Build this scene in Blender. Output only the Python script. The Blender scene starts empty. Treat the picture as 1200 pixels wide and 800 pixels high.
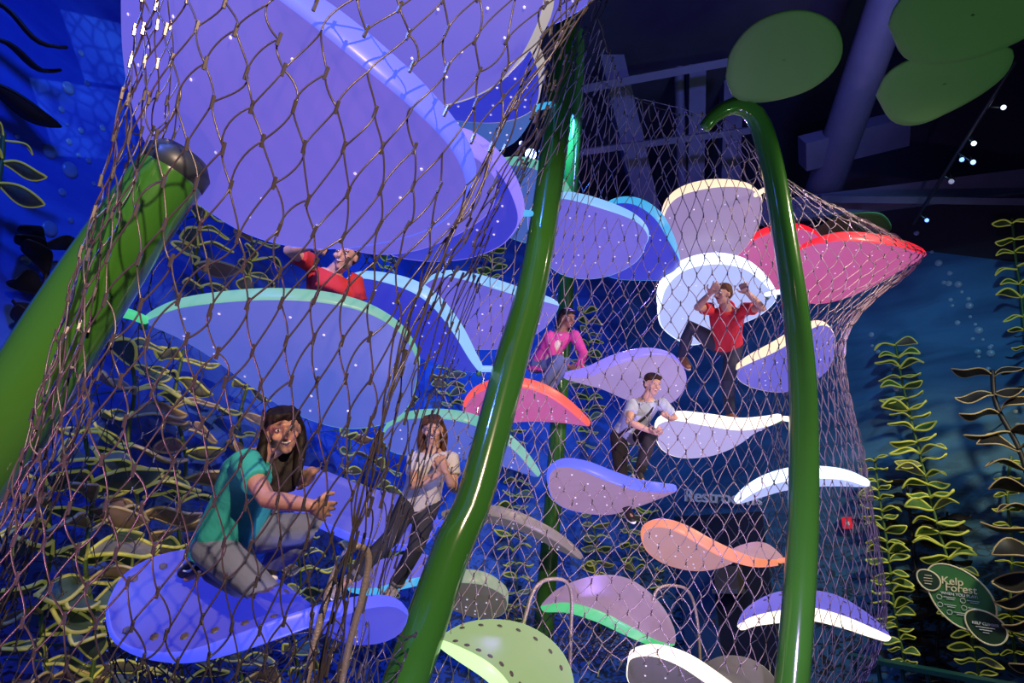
import bpy, math, random
import numpy as np
from mathutils import Vector, Matrix, Quaternion
random.seed(7)
rng = np.random.default_rng(7)
scene = bpy.context.scene
COL = scene.collection
R = math.radians

# ------------------------------------------------------------------ camera
F = 780.0
PITCH = R(20)
CAM = np.array([0.0, 0.0, 1.5])
RT = np.array([1.0, 0, 0]); UP = np.array([0, -math.sin(PITCH), math.cos(PITCH)]); FW = np.array([0, math.cos(PITCH), math.sin(PITCH)])
cd = bpy.data.cameras.new('camera'); cam = bpy.data.objects.new('camera', cd); COL.objects.link(cam)
cam.location = CAM; cam.rotation_euler = (math.pi / 2 + PITCH, 0, 0)
cd.lens = F / 1200 * 36; cd.sensor_width = 36; cd.clip_start = 0.02; cd.clip_end = 100
scene.camera = cam
vs = scene.view_settings
vs.view_transform = 'Standard'; vs.look = 'None'; vs.exposure = 0.12; vs.gamma = 1.0; vs.use_curve_mapping = False

# ------------------------------------------------------------------ world and lights
w = bpy.data.worlds.new('world'); scene.world = w; w.use_nodes = True
w.node_tree.nodes['Background'].inputs[0].default_value = (0.10, 0.16, 0.62, 1)
w.node_tree.nodes['Background'].inputs[1].default_value = 0.07

def spot(name, loc, target, color, energy, size=60, blend=0.6, radius=0.15):
    l = bpy.data.lights.new(name, 'SPOT'); l.color = color; l.energy = energy
    l.spot_size = R(size); l.spot_blend = blend; l.shadow_soft_size = radius
    o = bpy.data.objects.new(name, l); COL.objects.link(o); o.location = loc
    o.rotation_euler = (Vector(target) - Vector(loc)).to_track_quat('-Z', 'Y').to_euler()
    return o
spot('stage_light_warm_front', (1.5, -2.4, 4.0), (-0.45, 3.8, 1.85), (1.0, 0.70, 0.48), 1750, 54, 0.6, 0.04)
spot('stage_light_warm_right', (4.6, 3.4, 5.0), (1.5, 6.2, 2.8), (1.0, 0.76, 0.58), 620, 66, 0.8, 0.06)
spot('stage_light_blue_left', (-1.2, 0.2, 6.6), (-3.0, 5.5, 2.6), (0.05, 0.15, 1.0), 720, 95, 0.9, 0.2)
spot('stage_light_blue_pod', (-2.6, 0.2, 5.2), (-0.6, 3.4, 1.6), (0.10, 0.18, 1.0), 520, 80, 0.9, 0.15)
spot('stage_light_blue_back', (0.6, 6.6, 6.8), (-0.4, 11.0, 2.6), (0.06, 0.26, 1.0), 850, 110, 0.9, 0.2)
spot('stage_light_cyan_right', (5.0, 5.0, 6.6), (5.2, 9.6, 2.6), (0.24, 0.66, 1.0), 240, 90, 0.9, 0.2)
spot('stage_light_warm_wall', (6.0, 5.2, 4.6), (5.7, 9.3, 1.9), (1.0, 0.86, 0.55), 520, 60, 0.9, 0.2)
spot('stage_light_violet_centre', (1.4, 8.8, 6.4), (1.4, 6.0, 2.6), (0.40, 0.24, 1.0), 900, 100, 0.9, 0.2)
spot('stage_light_green_canopy', (4.4, 1.0, 0.6), (2.9, 4.0, 5.7), (0.55, 1.0, 0.50), 230, 50, 0.8, 0.2)
spot('stage_light_blue_ceiling', (3.6, 3.0, 6.8), (1.8, 9.0, 8.8), (0.17, 0.20, 1.0), 480, 95, 0.9, 0.2)
spot('added_uplight_pink_near', (-1.7, 1.0, 0.15), (-1.25, 2.2, 3.3), (0.95, 0.36, 0.72), 210, 60, 0.9, 0.1)  # unseen uplight, added to tint the huge leaf's left underside pink
spot('added_uplight_violet_far', (1.6, 3.4, 0.15), (1.4, 6.2, 3.4), (0.60, 0.42, 1.0), 380, 95, 0.9, 0.1)  # unseen uplight, added to grade the far leaf undersides and nets
spot('added_uplight_violet_mid', (-0.5, 3.0, 0.15), (-0.5, 4.6, 3.0), (0.42, 0.40, 1.0), 90, 95, 0.9, 0.1)  # unseen uplight, added for the middle leaf undersides

# ------------------------------------------------------------------ helpers
def P(px, py, d):
    return CAM + d * (FW + (px - 600) / F * RT - (py - 400) / F * UP)
def ray(px, py):
    return FW + (px - 600) / F * RT - (py - 400) / F * UP
def nrm(v):
    v = np.asarray(v, float); n = np.linalg.norm(v)
    return v / n if n > 1e-9 else v
def proj(p):
    q = np.asarray(p) - CAM; z = q @ FW
    return 600 + F * (q @ RT) / z, 400 - F * (q @ UP) / z

def tag(o, label=None, cat=None, group=None, kind=None):
    if label: o['label'] = label
    if cat: o['category'] = cat
    if group: o['group'] = group
    if kind: o['kind'] = kind
    return o
def empty(name, loc, label=None, cat=None, group=None):
    o = bpy.data.objects.new(name, None); COL.objects.link(o); o.location = Vector(loc); o.empty_display_size = 0.1
    return tag(o, label, cat, group)
def setparent(o, parent):
    if parent is not None:
        o.parent = parent
        m = Matrix.Identity(4); p = parent
        while p is not None:
            m = p.matrix_basis @ m if p.parent is None else (p.matrix_parent_inverse @ p.matrix_basis) @ m
            p = p.parent
        o.matrix_parent_inverse = m.inverted()
def build_mesh(name, V, Q, smooth=True, mats=(), midx=None):
    me = bpy.data.meshes.new(name)
    if isinstance(Q, np.ndarray) and Q.ndim == 2 and Q.shape[1] == 4:
        V = np.asarray(V, np.float32); n = len(Q)
        me.vertices.add(len(V)); me.vertices.foreach_set('co', V.ravel())
        me.loops.add(n * 4); me.loops.foreach_set('vertex_index', Q.astype(np.int32).ravel())
        me.polygons.add(n); me.polygons.foreach_set('loop_start', np.arange(0, n * 4, 4, dtype=np.int32))
        me.update(calc_edges=True)
    else:
        me.from_pydata([tuple(map(float, v)) for v in V], [], [tuple(int(i) for i in f) for f in Q])
        me.update()
    for m in mats: me.materials.append(m)
    if midx is not None: me.polygons.foreach_set('material_index', np.asarray(midx, np.int32))
    me.polygons.foreach_set('use_smooth', np.full(len(me.polygons), smooth))
    me.update()
    return me
def obj(name, V, Q, mat, parent=None, smooth=True, midx=None):
    mats = mat if isinstance(mat, (list, tuple)) else [mat]
    o = bpy.data.objects.new(name, build_mesh(name, V, Q, smooth, mats, midx)); COL.objects.link(o)
    setparent(o, parent)
    return o

def catmull(pts, n, closed=False):
    pts = np.asarray(pts, float)
    if len(pts) == 2:
        t = np.linspace(0, 1, n)[:, None]; return pts[0] * (1 - t) + pts[1] * t
    ext = np.vstack([2 * pts[0] - pts[1], pts, 2 * pts[-1] - pts[-2]])
    m = len(pts) - 1; out = []
    for k in range(m):
        p0, p1, p2, p3 = ext[k], ext[k + 1], ext[k + 2], ext[k + 3]
        t = np.linspace(0, 1, 24, endpoint=False)[:, None]
        out.append(0.5 * (2 * p1 + (p2 - p0) * t + (2 * p0 - 5 * p1 + 4 * p2 - p3) * t ** 2 + (-p0 + 3 * p1 - 3 * p2 + p3) * t ** 3))
    out = np.vstack(out + [pts[-1:]])
    L = np.concatenate([[0], np.cumsum(np.linalg.norm(np.diff(out, axis=0), axis=1))])
    s = np.linspace(0, L[-1], n)
    return np.stack([np.interp(s, L, out[:, i]) for i in range(out.shape[1])], 1)

def tubes(S, rad, ns=4):
    """S (n,K,3) polylines -> one mesh of open tubes; rad scalar or (n,K)"""
    S = np.asarray(S, float); n, K, _ = S.shape
    T = np.gradient(S, axis=1); T /= np.linalg.norm(T, axis=2, keepdims=True) + 1e-12
    ref = np.zeros_like(T); ref[...] = (0.31, 0.87, 0.39)
    A = np.cross(T, ref); A /= np.linalg.norm(A, axis=2, keepdims=True) + 1e-12
    B = np.cross(T, A)
    rad = np.broadcast_to(np.asarray(rad, float), (n, K))[..., None, None]
    th = np.arange(ns) / ns * 2 * math.pi
    ring = S[:, :, None] + rad * (A[:, :, None] * np.cos(th)[None, None, :, None] + B[:, :, None] * np.sin(th)[None, None, :, None])
    V = ring.reshape(-1, 3)
    idx = np.arange(n * K * ns).reshape(n, K, ns)
    a = idx[:, :-1]; b = idx[:, 1:]
    Q = np.stack([a, np.roll(a, -1, 2), np.roll(b, -1, 2), b], -1).reshape(-1, 4)
    return V, Q
def tube(pts, rad, ns=12, cap=True):
    pts = np.asarray(pts, float)
    rad = np.broadcast_to(np.asarray(rad, float), (len(pts),)).copy()
    if cap:   # rounded closed ends
        t0 = nrm(pts[0] - pts[1]); t1 = nrm(pts[-1] - pts[-2])
        pts = np.vstack([pts[0] + t0 * rad[0] * .5, pts[0] + t0 * rad[0] * .35, pts, pts[-1] + t1 * rad[-1] * .35, pts[-1] + t1 * rad[-1] * .5])
        rad = np.concatenate([[rad[0] * .05, rad[0] * .7], rad, [rad[-1] * .7, rad[-1] * .05]])
    # parallel transport frame
    T = np.gradient(pts, axis=0); T /= np.linalg.norm(T, axis=1, keepdims=True) + 1e-12
    a = np.cross(T[0], [0.2, 0.5, 0.84]); a = nrm(a)
    V = []
    th = np.arange(ns) / ns * 2 * math.pi
    for k in range(len(pts)):
        a = nrm(a - T[k] * (a @ T[k])); b = np.cross(T[k], a)
        V.append(pts[k] + rad[k] * (np.outer(np.cos(th), a) + np.outer(np.sin(th), b)))
    V = np.vstack(V); idx = np.arange(len(V)).reshape(len(pts), ns)
    p = idx[:-1]; q = idx[1:]
    Q = np.stack([p, np.roll(p, -1, 1), np.roll(q, -1, 1), q], -1).reshape(-1, 4)
    return V, Q
def box(c, ax, ay, az):
    """box from centre and three half-axis vectors"""
    c, ax, ay, az = map(lambda v: np.asarray(v, float), (c, ax, ay, az))
    V = [c + sx * ax + sy * ay + sz * az for sx in (-1, 1) for sy in (-1, 1) for sz in (-1, 1)]
    Q = np.array([[0, 1, 3, 2], [4, 6, 7, 5], [0, 4, 5, 1], [2, 3, 7, 6], [0, 2, 6, 4], [1, 5, 7, 3]])
    return np.array(V), Q
def bar(p1, p2, wx, wy, side=(1, 0, 0)):
    p1 = np.asarray(p1, float); p2 = np.asarray(p2, float)
    t = nrm(p2 - p1); a = nrm(np.cross(t, np.cross(np.asarray(side, float), t))); b = np.cross(t, a)
    return box((p1 + p2) / 2, a * wx / 2, b * wy / 2, (p2 - p1) / 2)
def join(parts):
    V = []; Q = []; n = 0
    for v, q in parts:
        V.append(np.asarray(v)); Q.append(np.asarray(q) + n); n += len(v)
    return np.vstack(V), np.vstack(Q)

# ------------------------------------------------------------------ materials
MATS = {}
def mat(name, base, rough=0.5, emis=None, es=0.0, metal=0.0, var=0.0, vscale=6.0, bump=0.0, bscale=40.0, trans=0.0, coat=0.0, spec=0.5):
    if name in MATS: return MATS[name]
    m = bpy.data.materials.new(name); m.use_nodes = True; nt = m.node_tree; b = nt.nodes['Principled BSDF']
    b.inputs['Roughness'].default_value = rough; b.inputs['Metallic'].default_value = metal
    b.inputs['Specular IOR Level'].default_value = spec
    b.inputs['Coat Weight'].default_value = coat
    tc = nt.nodes.new('ShaderNodeTexCoord')
    nz = nt.nodes.new('ShaderNodeTexNoise'); nz.inputs['Scale'].default_value = vscale; nz.inputs['Detail'].default_value = 4
    nt.links.new(tc.outputs['Object'], nz.inputs['Vector'])
    mx = nt.nodes.new('ShaderNodeMix'); mx.data_type = 'RGBA'
    c = np.array(base)
    mx.inputs[6].default_value = (*np.clip(c * (1 - var), 0, 1), 1); mx.inputs[7].default_value = (*np.clip(c * (1 + var), 0, 1), 1)
    nt.links.new(nz.outputs['Fac'], mx.inputs[0]); nt.links.new(mx.outputs[2], b.inputs['Base Color'])
    if emis is not None:
        b.inputs['Emission Color'].default_value = (*emis, 1); b.inputs['Emission Strength'].default_value = es
    if bump > 0:
        n2 = nt.nodes.new('ShaderNodeTexNoise'); n2.inputs['Scale'].default_value = bscale; n2.inputs['Detail'].default_value = 3
        nt.links.new(tc.outputs['Object'], n2.inputs['Vector'])
        bp = nt.nodes.new('ShaderNodeBump'); bp.inputs['Strength'].default_value = bump; bp.inputs['Distance'].default_value = 0.02
        nt.links.new(n2.outputs['Fac'], bp.inputs['Height']); nt.links.new(bp.outputs['Normal'], b.inputs['Normal'])
    if trans > 0:
        tr = nt.nodes.new('ShaderNodeBsdfTranslucent'); tr.inputs['Color'].default_value = (*base, 1)
        ms = nt.nodes.new('ShaderNodeMixShader'); ms.inputs[0].default_value = trans
        out = nt.nodes['Material Output']
        nt.links.new(b.outputs[0], ms.inputs[1]); nt.links.new(tr.outputs[0], ms.inputs[2]); nt.links.new(ms.outputs[0], out.inputs[0])
    MATS[name] = m
    return m
def lamp_mat(name, col, s):
    return mat(name, (0.8, 0.8, 0.8), 0.3, col, s)

def mural(name, deep, light, dark, scale, spots=0.0):
    m = bpy.data.materials.new(name); m.use_nodes = True; nt = m.node_tree; b = nt.nodes['Principled BSDF']
    b.inputs['Roughness'].default_value = 0.75
    tc = nt.nodes.new('ShaderNodeTexCoord'); mp = nt.nodes.new('ShaderNodeMapping')
    mp.inputs['Scale'].default_value = (0.5, 0.5, 2.2)
    nt.links.new(tc.outputs['Object'], mp.inputs['Vector'])
    n1 = nt.nodes.new('ShaderNodeTexNoise'); n1.inputs['Scale'].default_value = scale; n1.inputs['Detail'].default_value = 5; n1.inputs['Distortion'].default_value = 0.8
    nt.links.new(mp.outputs[0], n1.inputs['Vector'])
    r = nt.nodes.new('ShaderNodeValToRGB'); r.color_ramp.elements[0].position = 0.36; r.color_ramp.elements[1].position = 0.66
    r.color_ramp.elements[0].color = (*deep, 1); r.color_ramp.elements[1].color = (*light, 1)
    nt.links.new(n1.outputs['Fac'], r.inputs[0])
    # painted kelp silhouettes towards the sea floor
    mp2 = nt.nodes.new('ShaderNodeMapping'); mp2.inputs['Scale'].default_value = (2.2, 2.2, 4.2)
    nt.links.new(tc.outputs['Object'], mp2.inputs['Vector'])
    n2 = nt.nodes.new('ShaderNodeTexNoise'); n2.inputs['Scale'].default_value = 2.0; n2.inputs['Detail'].default_value = 2; n2.inputs['Distortion'].default_value = 2.2
    nt.links.new(mp2.outputs[0], n2.inputs['Vector'])
    r2 = nt.nodes.new('ShaderNodeValToRGB'); r2.color_ramp.elements[0].position = 0.50; r2.color_ramp.elements[1].position = 0.56
    nt.links.new(n2.outputs['Fac'], r2.inputs[0])
    sx = nt.nodes.new('ShaderNodeSeparateXYZ'); nt.links.new(tc.outputs['Object'], sx.inputs[0])
    mr = nt.nodes.new('ShaderNodeMapRange'); mr.inputs['From Min'].default_value = 3.4; mr.inputs['From Max'].default_value = 1.2
    nt.links.new(sx.outputs['Z'], mr.inputs['Value'])
    mu = nt.nodes.new('ShaderNodeMath'); mu.operation = 'MULTIPLY'; nt.links.new(r2.outputs[0], mu.inputs[0]); nt.links.new(mr.outputs[0], mu.inputs[1])
    mx = nt.nodes.new('ShaderNodeMix'); mx.data_type = 'RGBA'; mx.inputs[7].default_value = (*dark, 1)
    nt.links.new(mu.outputs[0], mx.inputs[0]); nt.links.new(r.outputs[0], mx.inputs[6]); nt.links.new(mx.outputs[2], b.inputs['Base Color'])
    return m

M_floor = mat('dark_blue_carpet', (0.03, 0.04, 0.10), 0.85, var=0.3, vscale=30, bump=0.2)
M_ceil = mat('black_painted_deck', (0.035, 0.035, 0.05), 0.8, var=0.3, vscale=3)
M_beam = mat('dark_painted_steel', (0.13, 0.13, 0.18), 0.6, var=0.2, vscale=5)
M_stalk = mat('glossy_green_stalk', (0.032, 0.140, 0.014), 0.16, var=0.12, vscale=3, coat=0.5)
M_wire = mat('dark_steel_cable', (0.105, 0.092, 0.088), 0.36, metal=0.5, var=0.3, vscale=30)
M_wire_lit = mat('steel_cable_lit_tone', (0.40, 0.33, 0.37), 0.42, metal=0.35, var=0.25, vscale=30)  # far net copy of the cable, its lit pinkish tone put into the colour
M_clamp = mat('crimped_cable_clamp', (0.26, 0.235, 0.22), 0.24, metal=0.8)
M_hoop = mat('taped_steel_hoop', (0.42, 0.36, 0.30), 0.35, metal=0.5, bump=0.3, bscale=120)
M_disc = mat('matte_green_canopy', (0.16, 0.33, 0.11), 0.6, var=0.06, vscale=3, trans=0.35)
M_blade = mat('dark_kelp_green', (0.11, 0.22, 0.05), 0.5, var=0.3, vscale=8, trans=0.2)
M_bladeL = mat('pale_kelp_green', (0.30, 0.32, 0.20), 0.5, var=0.3, vscale=8, trans=0.2)
M_edge = mat('fluorescent_yellow_edge', (0.62, 0.62, 0.10), 0.45, (0.50, 0.54, 0.06), 0.18)
M_edgeD = mat('tan_edge', (0.40, 0.30, 0.14), 0.5, (0.4, 0.28, 0.1), 0.05)
M_black = mat('black_kelp', (0.012, 0.010, 0.010), 0.55)
M_stem = mat('kelp_stem_green', (0.07, 0.15, 0.03), 0.5)

# ------------------------------------------------------------------ setting
def poly_slab(name, quad, thick, m):
    """vertical/horizontal slab from four corners, extruded away from the room"""
    q = np.array(quad, float); n = nrm(np.cross(q[1] - q[0], q[3] - q[0]))
    V = np.vstack([q, q + n * thick])
    Q = np.array([[0, 1, 2, 3], [7, 6, 5, 4], [0, 4, 5, 1], [1, 5, 6, 2], [2, 6, 7, 3], [3, 7, 4, 0]])
    o = obj(name, V, Q, m, smooth=False); o['kind'] = 'structure'
    return o
WL = (np.array([-4.4, 2.8]), np.array([-1.5, 11.0]))     # left wall, plan points
WB = (np.array([-1.5, 11.0]), np.array([2.2, 12.2]))
WR = (np.array([2.2, 12.2]), np.array([9.0, 7.0]))
M_wl = mural('left_mural_paint', (0.02, 0.07, 0.55), (0.05, 0.16, 0.75), (0.01, 0.02, 0.12), 1.3)
M_wb = mural('back_mural_paint', (0.02, 0.09, 0.45), (0.05, 0.20, 0.70), (0.02, 0.05, 0.10), 1.1)
M_wr = mural('right_mural_paint', (0.025, 0.10, 0.22), (0.05, 0.20, 0.36), (0.02, 0.03, 0.03), 1.2)
def wall(name, W, z0, z1, m, z0b=None, z1b=None):
    a, b = W
    z0b = z0 if z0b is None else z0b; z1b = z1 if z1b is None else z1b
    return poly_slab(name, [(a[0], a[1], z0), (b[0], b[1], z0b), (b[0], b[1], z1b), (a[0], a[1], z1)], -0.2, m)
poly_slab('floor', [(-9, -6, 0), (-9, 14, 0), (11, 14, 0), (11, -6, 0)], 0.2, M_floor)
poly_slab('ceiling', [(-9, -6, 9.2), (11, -6, 9.2), (11, 14, 9.2), (-9, 14, 9.2)], 0.2, M_ceil)
wall_left = wall('wall_left', WL, 0, 9.2, M_wl)
wall_back = wall('wall_back', WB, 0, 8.4, M_wb)
wall_right = wall('wall_right', WR, 0, 8.8, M_wr, 0, 4.6)
M_upper = mat('black_upper_wall', (0.02, 0.02, 0.03), 0.8)
tw = wall('trim_1', WR, 8.8, 9.2, M_upper, 4.6, 9.2)

wall('trim_2', WB, 8.4, 9.2, M_upper)

def wall_frame(W):
    a, b = W; t = nrm(np.array([b[0] - a[0], b[1] - a[1], 0])); n = np.array([t[1], -t[0], 0])
    p = np.array([a[0], a[1], 0.0])
    if (CAM - p) @ n < 0: n = -n
    return p, t, n
def on_wall(px, py, W, off=0.0):
    p, t, n = wall_frame(W); d = ray(px, py)
    s = ((p + n * off - CAM) @ n) / (d @ n)
    return CAM + s * d

# projector throwing two rippled window shapes on the left wall
def gobo():
    tgt = on_wall(112, 100, WL); loc = np.array([0.4, 1.0, 6.6])
    o = spot('stage_light_gobo', loc, tgt, (0.35, 0.62, 1.0), 1.0, 40, 0.05, 0.01)
    l = o.data; l.energy = 420; l.use_nodes = True; nt = l.node_tree; em = nt.nodes['Emission']
    q = o.rotation_euler.to_quaternion()
    tc = nt.nodes.new('ShaderNodeTexCoord'); sx = nt.nodes.new('ShaderNodeSeparateXYZ'); nt.links.new(tc.outputs['Normal'], sx.inputs[0])
    def M(op, a, b=None):
        n = nt.nodes.new('ShaderNodeMath'); n.operation = op
        for k, v in enumerate((a, b)):
            if v is None: continue
            if isinstance(v, (int, float)): n.inputs[k].default_value = v
            else: nt.links.new(v, n.inputs[k])
        return n.outputs[0]
    az = M('ABSOLUTE', sx.outputs['Z']); X = M('DIVIDE', sx.outputs['X'], az); Y = M('DIVIDE', sx.outputs['Y'], az)
    tot = None
    for px, py in ((104, 142), (134, 62)):
        dloc = q.inverted() @ Vector(on_wall(px, py, WL) - loc); cx, cy = dloc.x / -dloc.z, dloc.y / -dloc.z
        u = M('SUBTRACT', X, cx); v = M('SUBTRACT', Y, cy)
        a_ = M('ADD', M('MULTIPLY', u, 0.8), M('MULTIPLY', v, 0.6)); b_ = M('ADD', M('MULTIPLY', u, -0.6), M('MULTIPLY', v, 0.8))
        m = M('MULTIPLY', M('LESS_THAN', M('ABSOLUTE', a_), 0.075), M('LESS_THAN', M('ABSOLUTE', b_), 0.05))
        tot = m if tot is None else M('MAXIMUM', tot, m)
    vo = nt.nodes.new('ShaderNodeTexVoronoi'); vo.feature = 'DISTANCE_TO_EDGE'; vo.inputs['Scale'].default_value = 45; nt.links.new(tc.outputs['Normal'], vo.inputs['Vector'])
    rip = M('ADD', M('MULTIPLY', M('MINIMUM', M('MULTIPLY', vo.outputs['Distance'], 6.0), 1.0), 0.7), 0.3)
    nt.links.new(M('MULTIPLY', tot, rip), em.inputs['Strength'])
gobo()

# ceiling steelwork
def beam(name, a, b, d1, d2, wpx, label, round_=False, cat='beam', m=None):
    p1 = P(*a, d1); p2 = P(*b, d2); wd = wpx / F * (d1 + d2) / 2
    if round_: V, Q = tube(catmull([p1, p2], 8), wd / 2, 20)
    else: V, Q = bar(p1, p2, wd, wd * 0.8)
    o = obj(name, V, Q, m or M_beam, smooth=round_)
    return tag(o, label, cat, 'ceiling steelwork')
beam('roof_column', (686, -60), (778, 330), 10.2, 11.0, 26, 'wide slanting steel member right of the second green stalk')
beam('roof_pipe', (792, -60), (802, 330), 10.4, 11.0, 11, 'thin upright pipe left of the wide ceiling column', True, 'pipe')
beam('roof_column', (818, -60), (812, 330), 10.4, 11.0, 19, 'upright steel column under the ceiling, left of the round green canopy leaf')
beam('roof_column', (862, -60), (850, 330), 10.8, 11.2, 22, 'steel column partly hidden behind the round green canopy leaf')
beam('roof_brace', (640, 112), (868, 70), 10.0, 9.8, 9, 'upper thin brace crossing the ceiling columns')
beam('roof_brace', (650, 182), (900, 150), 10.0, 9.8, 7, 'lower thin brace crossing the ceiling columns')
beam('air_duct', (1062, -60), (962, 232), 7.6, 9.6, 44, 'big round duct slanting across the dark ceiling', True, 'duct')
beam('roof_joist', (880, 252), (1260, 205), 9.4, 9.4, 26, 'broad dark joist above the right wall')
beam('roof_joist', (960, 232), (1240, 236), 9.2, 9.0, 10, 'narrow dark joist just above the right wall mural')
beam('roof_joist', (940, 180), (1060, 150), 9.2, 9.0, 34, 'short dark box joist beside the big round duct')

# ------------------------------------------------------------------ stalks
def stalk(name, pts, label):
    """pts: (px, py, depth, width in px)"""
    A = np.array([[*P(x, y, d), wd / 2 * d / F] for x, y, d, wd in pts])
    C = catmull(A, 60)
    e = empty(name, C[0, :3] * [1, 1, 0] + [0, 0, C[0, 2]], label, 'stalk')
    V, Q = tube(C[:, :3], C[:, 3], 28)
    obj('stem', V, Q, M_stalk, e)
    return e, C
S1e, S1 = stalk('kelp_stalk', [(394, 1030, 3.55, 60), (475, 800, 3.75, 54), (531, 640, 4.0, 46), (557, 580, 4.15, 43), (600, 420, 4.55, 39), (629, 310, 4.8, 34), (652, 150, 5.2, 31), (664, 40, 5.5, 27), (670, -30, 5.8, 24)],
      'thick glossy green stalk leaning across the middle of the climber')
S2e, S2 = stalk('kelp_stalk', [(912, 960, 4.6, 44), (928, 800, 4.7, 39), (940, 640, 4.8, 35), (942, 520, 4.9, 33), (940, 440, 4.95, 31), (932, 360, 5.0, 29), (920, 280, 5.1, 27), (906, 200, 5.2, 26), (893, 152, 5.25, 25), (880, 130, 5.25, 23), (860, 124, 5.25, 20), (840, 133, 5.25, 17), (826, 149, 5.25, 14)],
      'green stalk on the right with a hooked top under the round canopy leaf')
S0e, S0 = stalk('kelp_stalk', [(-430, 1150, 2.3, 100), (-200, 800, 2.3, 98), (-50, 580, 2.35, 95), (30, 462, 2.4, 92), (84, 375, 2.45, 88), (150, 275, 2.52, 82), (207, 195, 2.6, 76)],
      'fat green stalk leaning up from the left edge behind the net')
S3e, S3 = stalk('kelp_stalk', [(630, 850, 7.2, 28), (637, 735, 7.3, 24), (650, 560, 7.5, 20), (660, 400, 7.8, 19), (668, 240, 8.1, 18), (673, 150, 8.2, 18), (677, 38, 8.3, 18)],
      'slim dark green stalk standing behind the central stalk')
M_cap = mat('black_stalk_cap', (0.02, 0.03, 0.03), 0.4)
cdir = nrm(S0[-1, :3] - S0[-4, :3])
V, Q = tube([S0[-1, :3] - cdir * .04, S0[-1, :3] + cdir * .015], S0[-1, 3] * 1.03, 24)
obj('end_cap', V, Q, M_cap, S0e)

# ------------------------------------------------------------------ luminous leaves
COLS = {  # rim light colours
 'blue': ((0.06, 0.09, 1.0), 0.9), 'violet': ((0.085, 0.13, 1.0), 1.0), 'iceblue': ((0.26, 0.56, 1.0), 0.9), 'cyan': ((0.06, 0.46, 0.90), 0.85),
 'white': ((1.0, 0.88, 0.68), 1.6), 'cream': ((1.0, 0.76, 0.52), 1.15), 'dimcream': ((0.55, 0.50, 0.50), 0.7), 'coolwhite': ((0.66, 0.78, 1.0), 1.7),
 'red': ((1.0, 0.012, 0.03), 0.95), 'orange': ((1.0, 0.09, 0.02), 0.95), 'peach': ((0.95, 0.28, 0.13), 0.9), 'green': ((0.06, 0.52, 0.18), 1.05),
 'lime': ((0.58, 1.0, 0.38), 1.2), 'tan': ((0.30, 0.23, 0.17), 0.6), 'lavender': ((0.24, 0.18, 0.98), 0.95), 'mint': ((0.18, 0.60, 0.46), 0.7), 'palegreen': ((0.32, 0.42, 0.26), 0.7)}
PANS = {  # glow of the translucent panel
 'sky': ((0.09, 0.14, 0.68), 0.9), 'rose': ((0.38, 0.22, 0.38), 0.85), 'lav': ((0.14, 0.12, 0.68), 1.0), 'blue': ((0.035, 0.045, 0.78), 0.75), 'pink': ((0.62, 0.11, 0.34), 0.9), 'mauve': ((0.44, 0.31, 0.70), 0.85), 'bright': ((0.13, 0.13, 0.85), 0.75),
 'warm': ((0.38, 0.27, 0.52), 0.85), 'white': ((0.48, 0.42, 0.80), 1.0), 'ice': ((0.46, 0.54, 1.0), 1.1), 'aqua': ((0.06, 0.16, 0.62), 0.7), 'green': ((0.36, 0.54, 0.20), 0.85), 'grey': ((0.22, 0.19, 0.15), 0.4), 'peach': ((0.56, 0.28, 0.28), 0.9)}
def rim_mat(k): c, s = COLS[k]; return mat('lit_edge_' + k, (0.08, 0.08, 0.10), 0.4, c, s)
def pan_mat(k): c, s = PANS[k]; return mat('lit_panel_' + k, (0.10, 0.10, 0.13), 0.4, c, s, var=0.08, vscale=9, trans=0.2)
M_dot = mat('pinhole_light', (0.6, 0.6, 0.65), 0.3, (0.6, 0.55, 0.9), 0.75)
M_slot = mat('dark_slot', (0.10, 0.09, 0.10), 0.5)
M_bracket = mat('green_bracket', (0.05, 0.20, 0.10), 0.3)
LEAVES = {}
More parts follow.
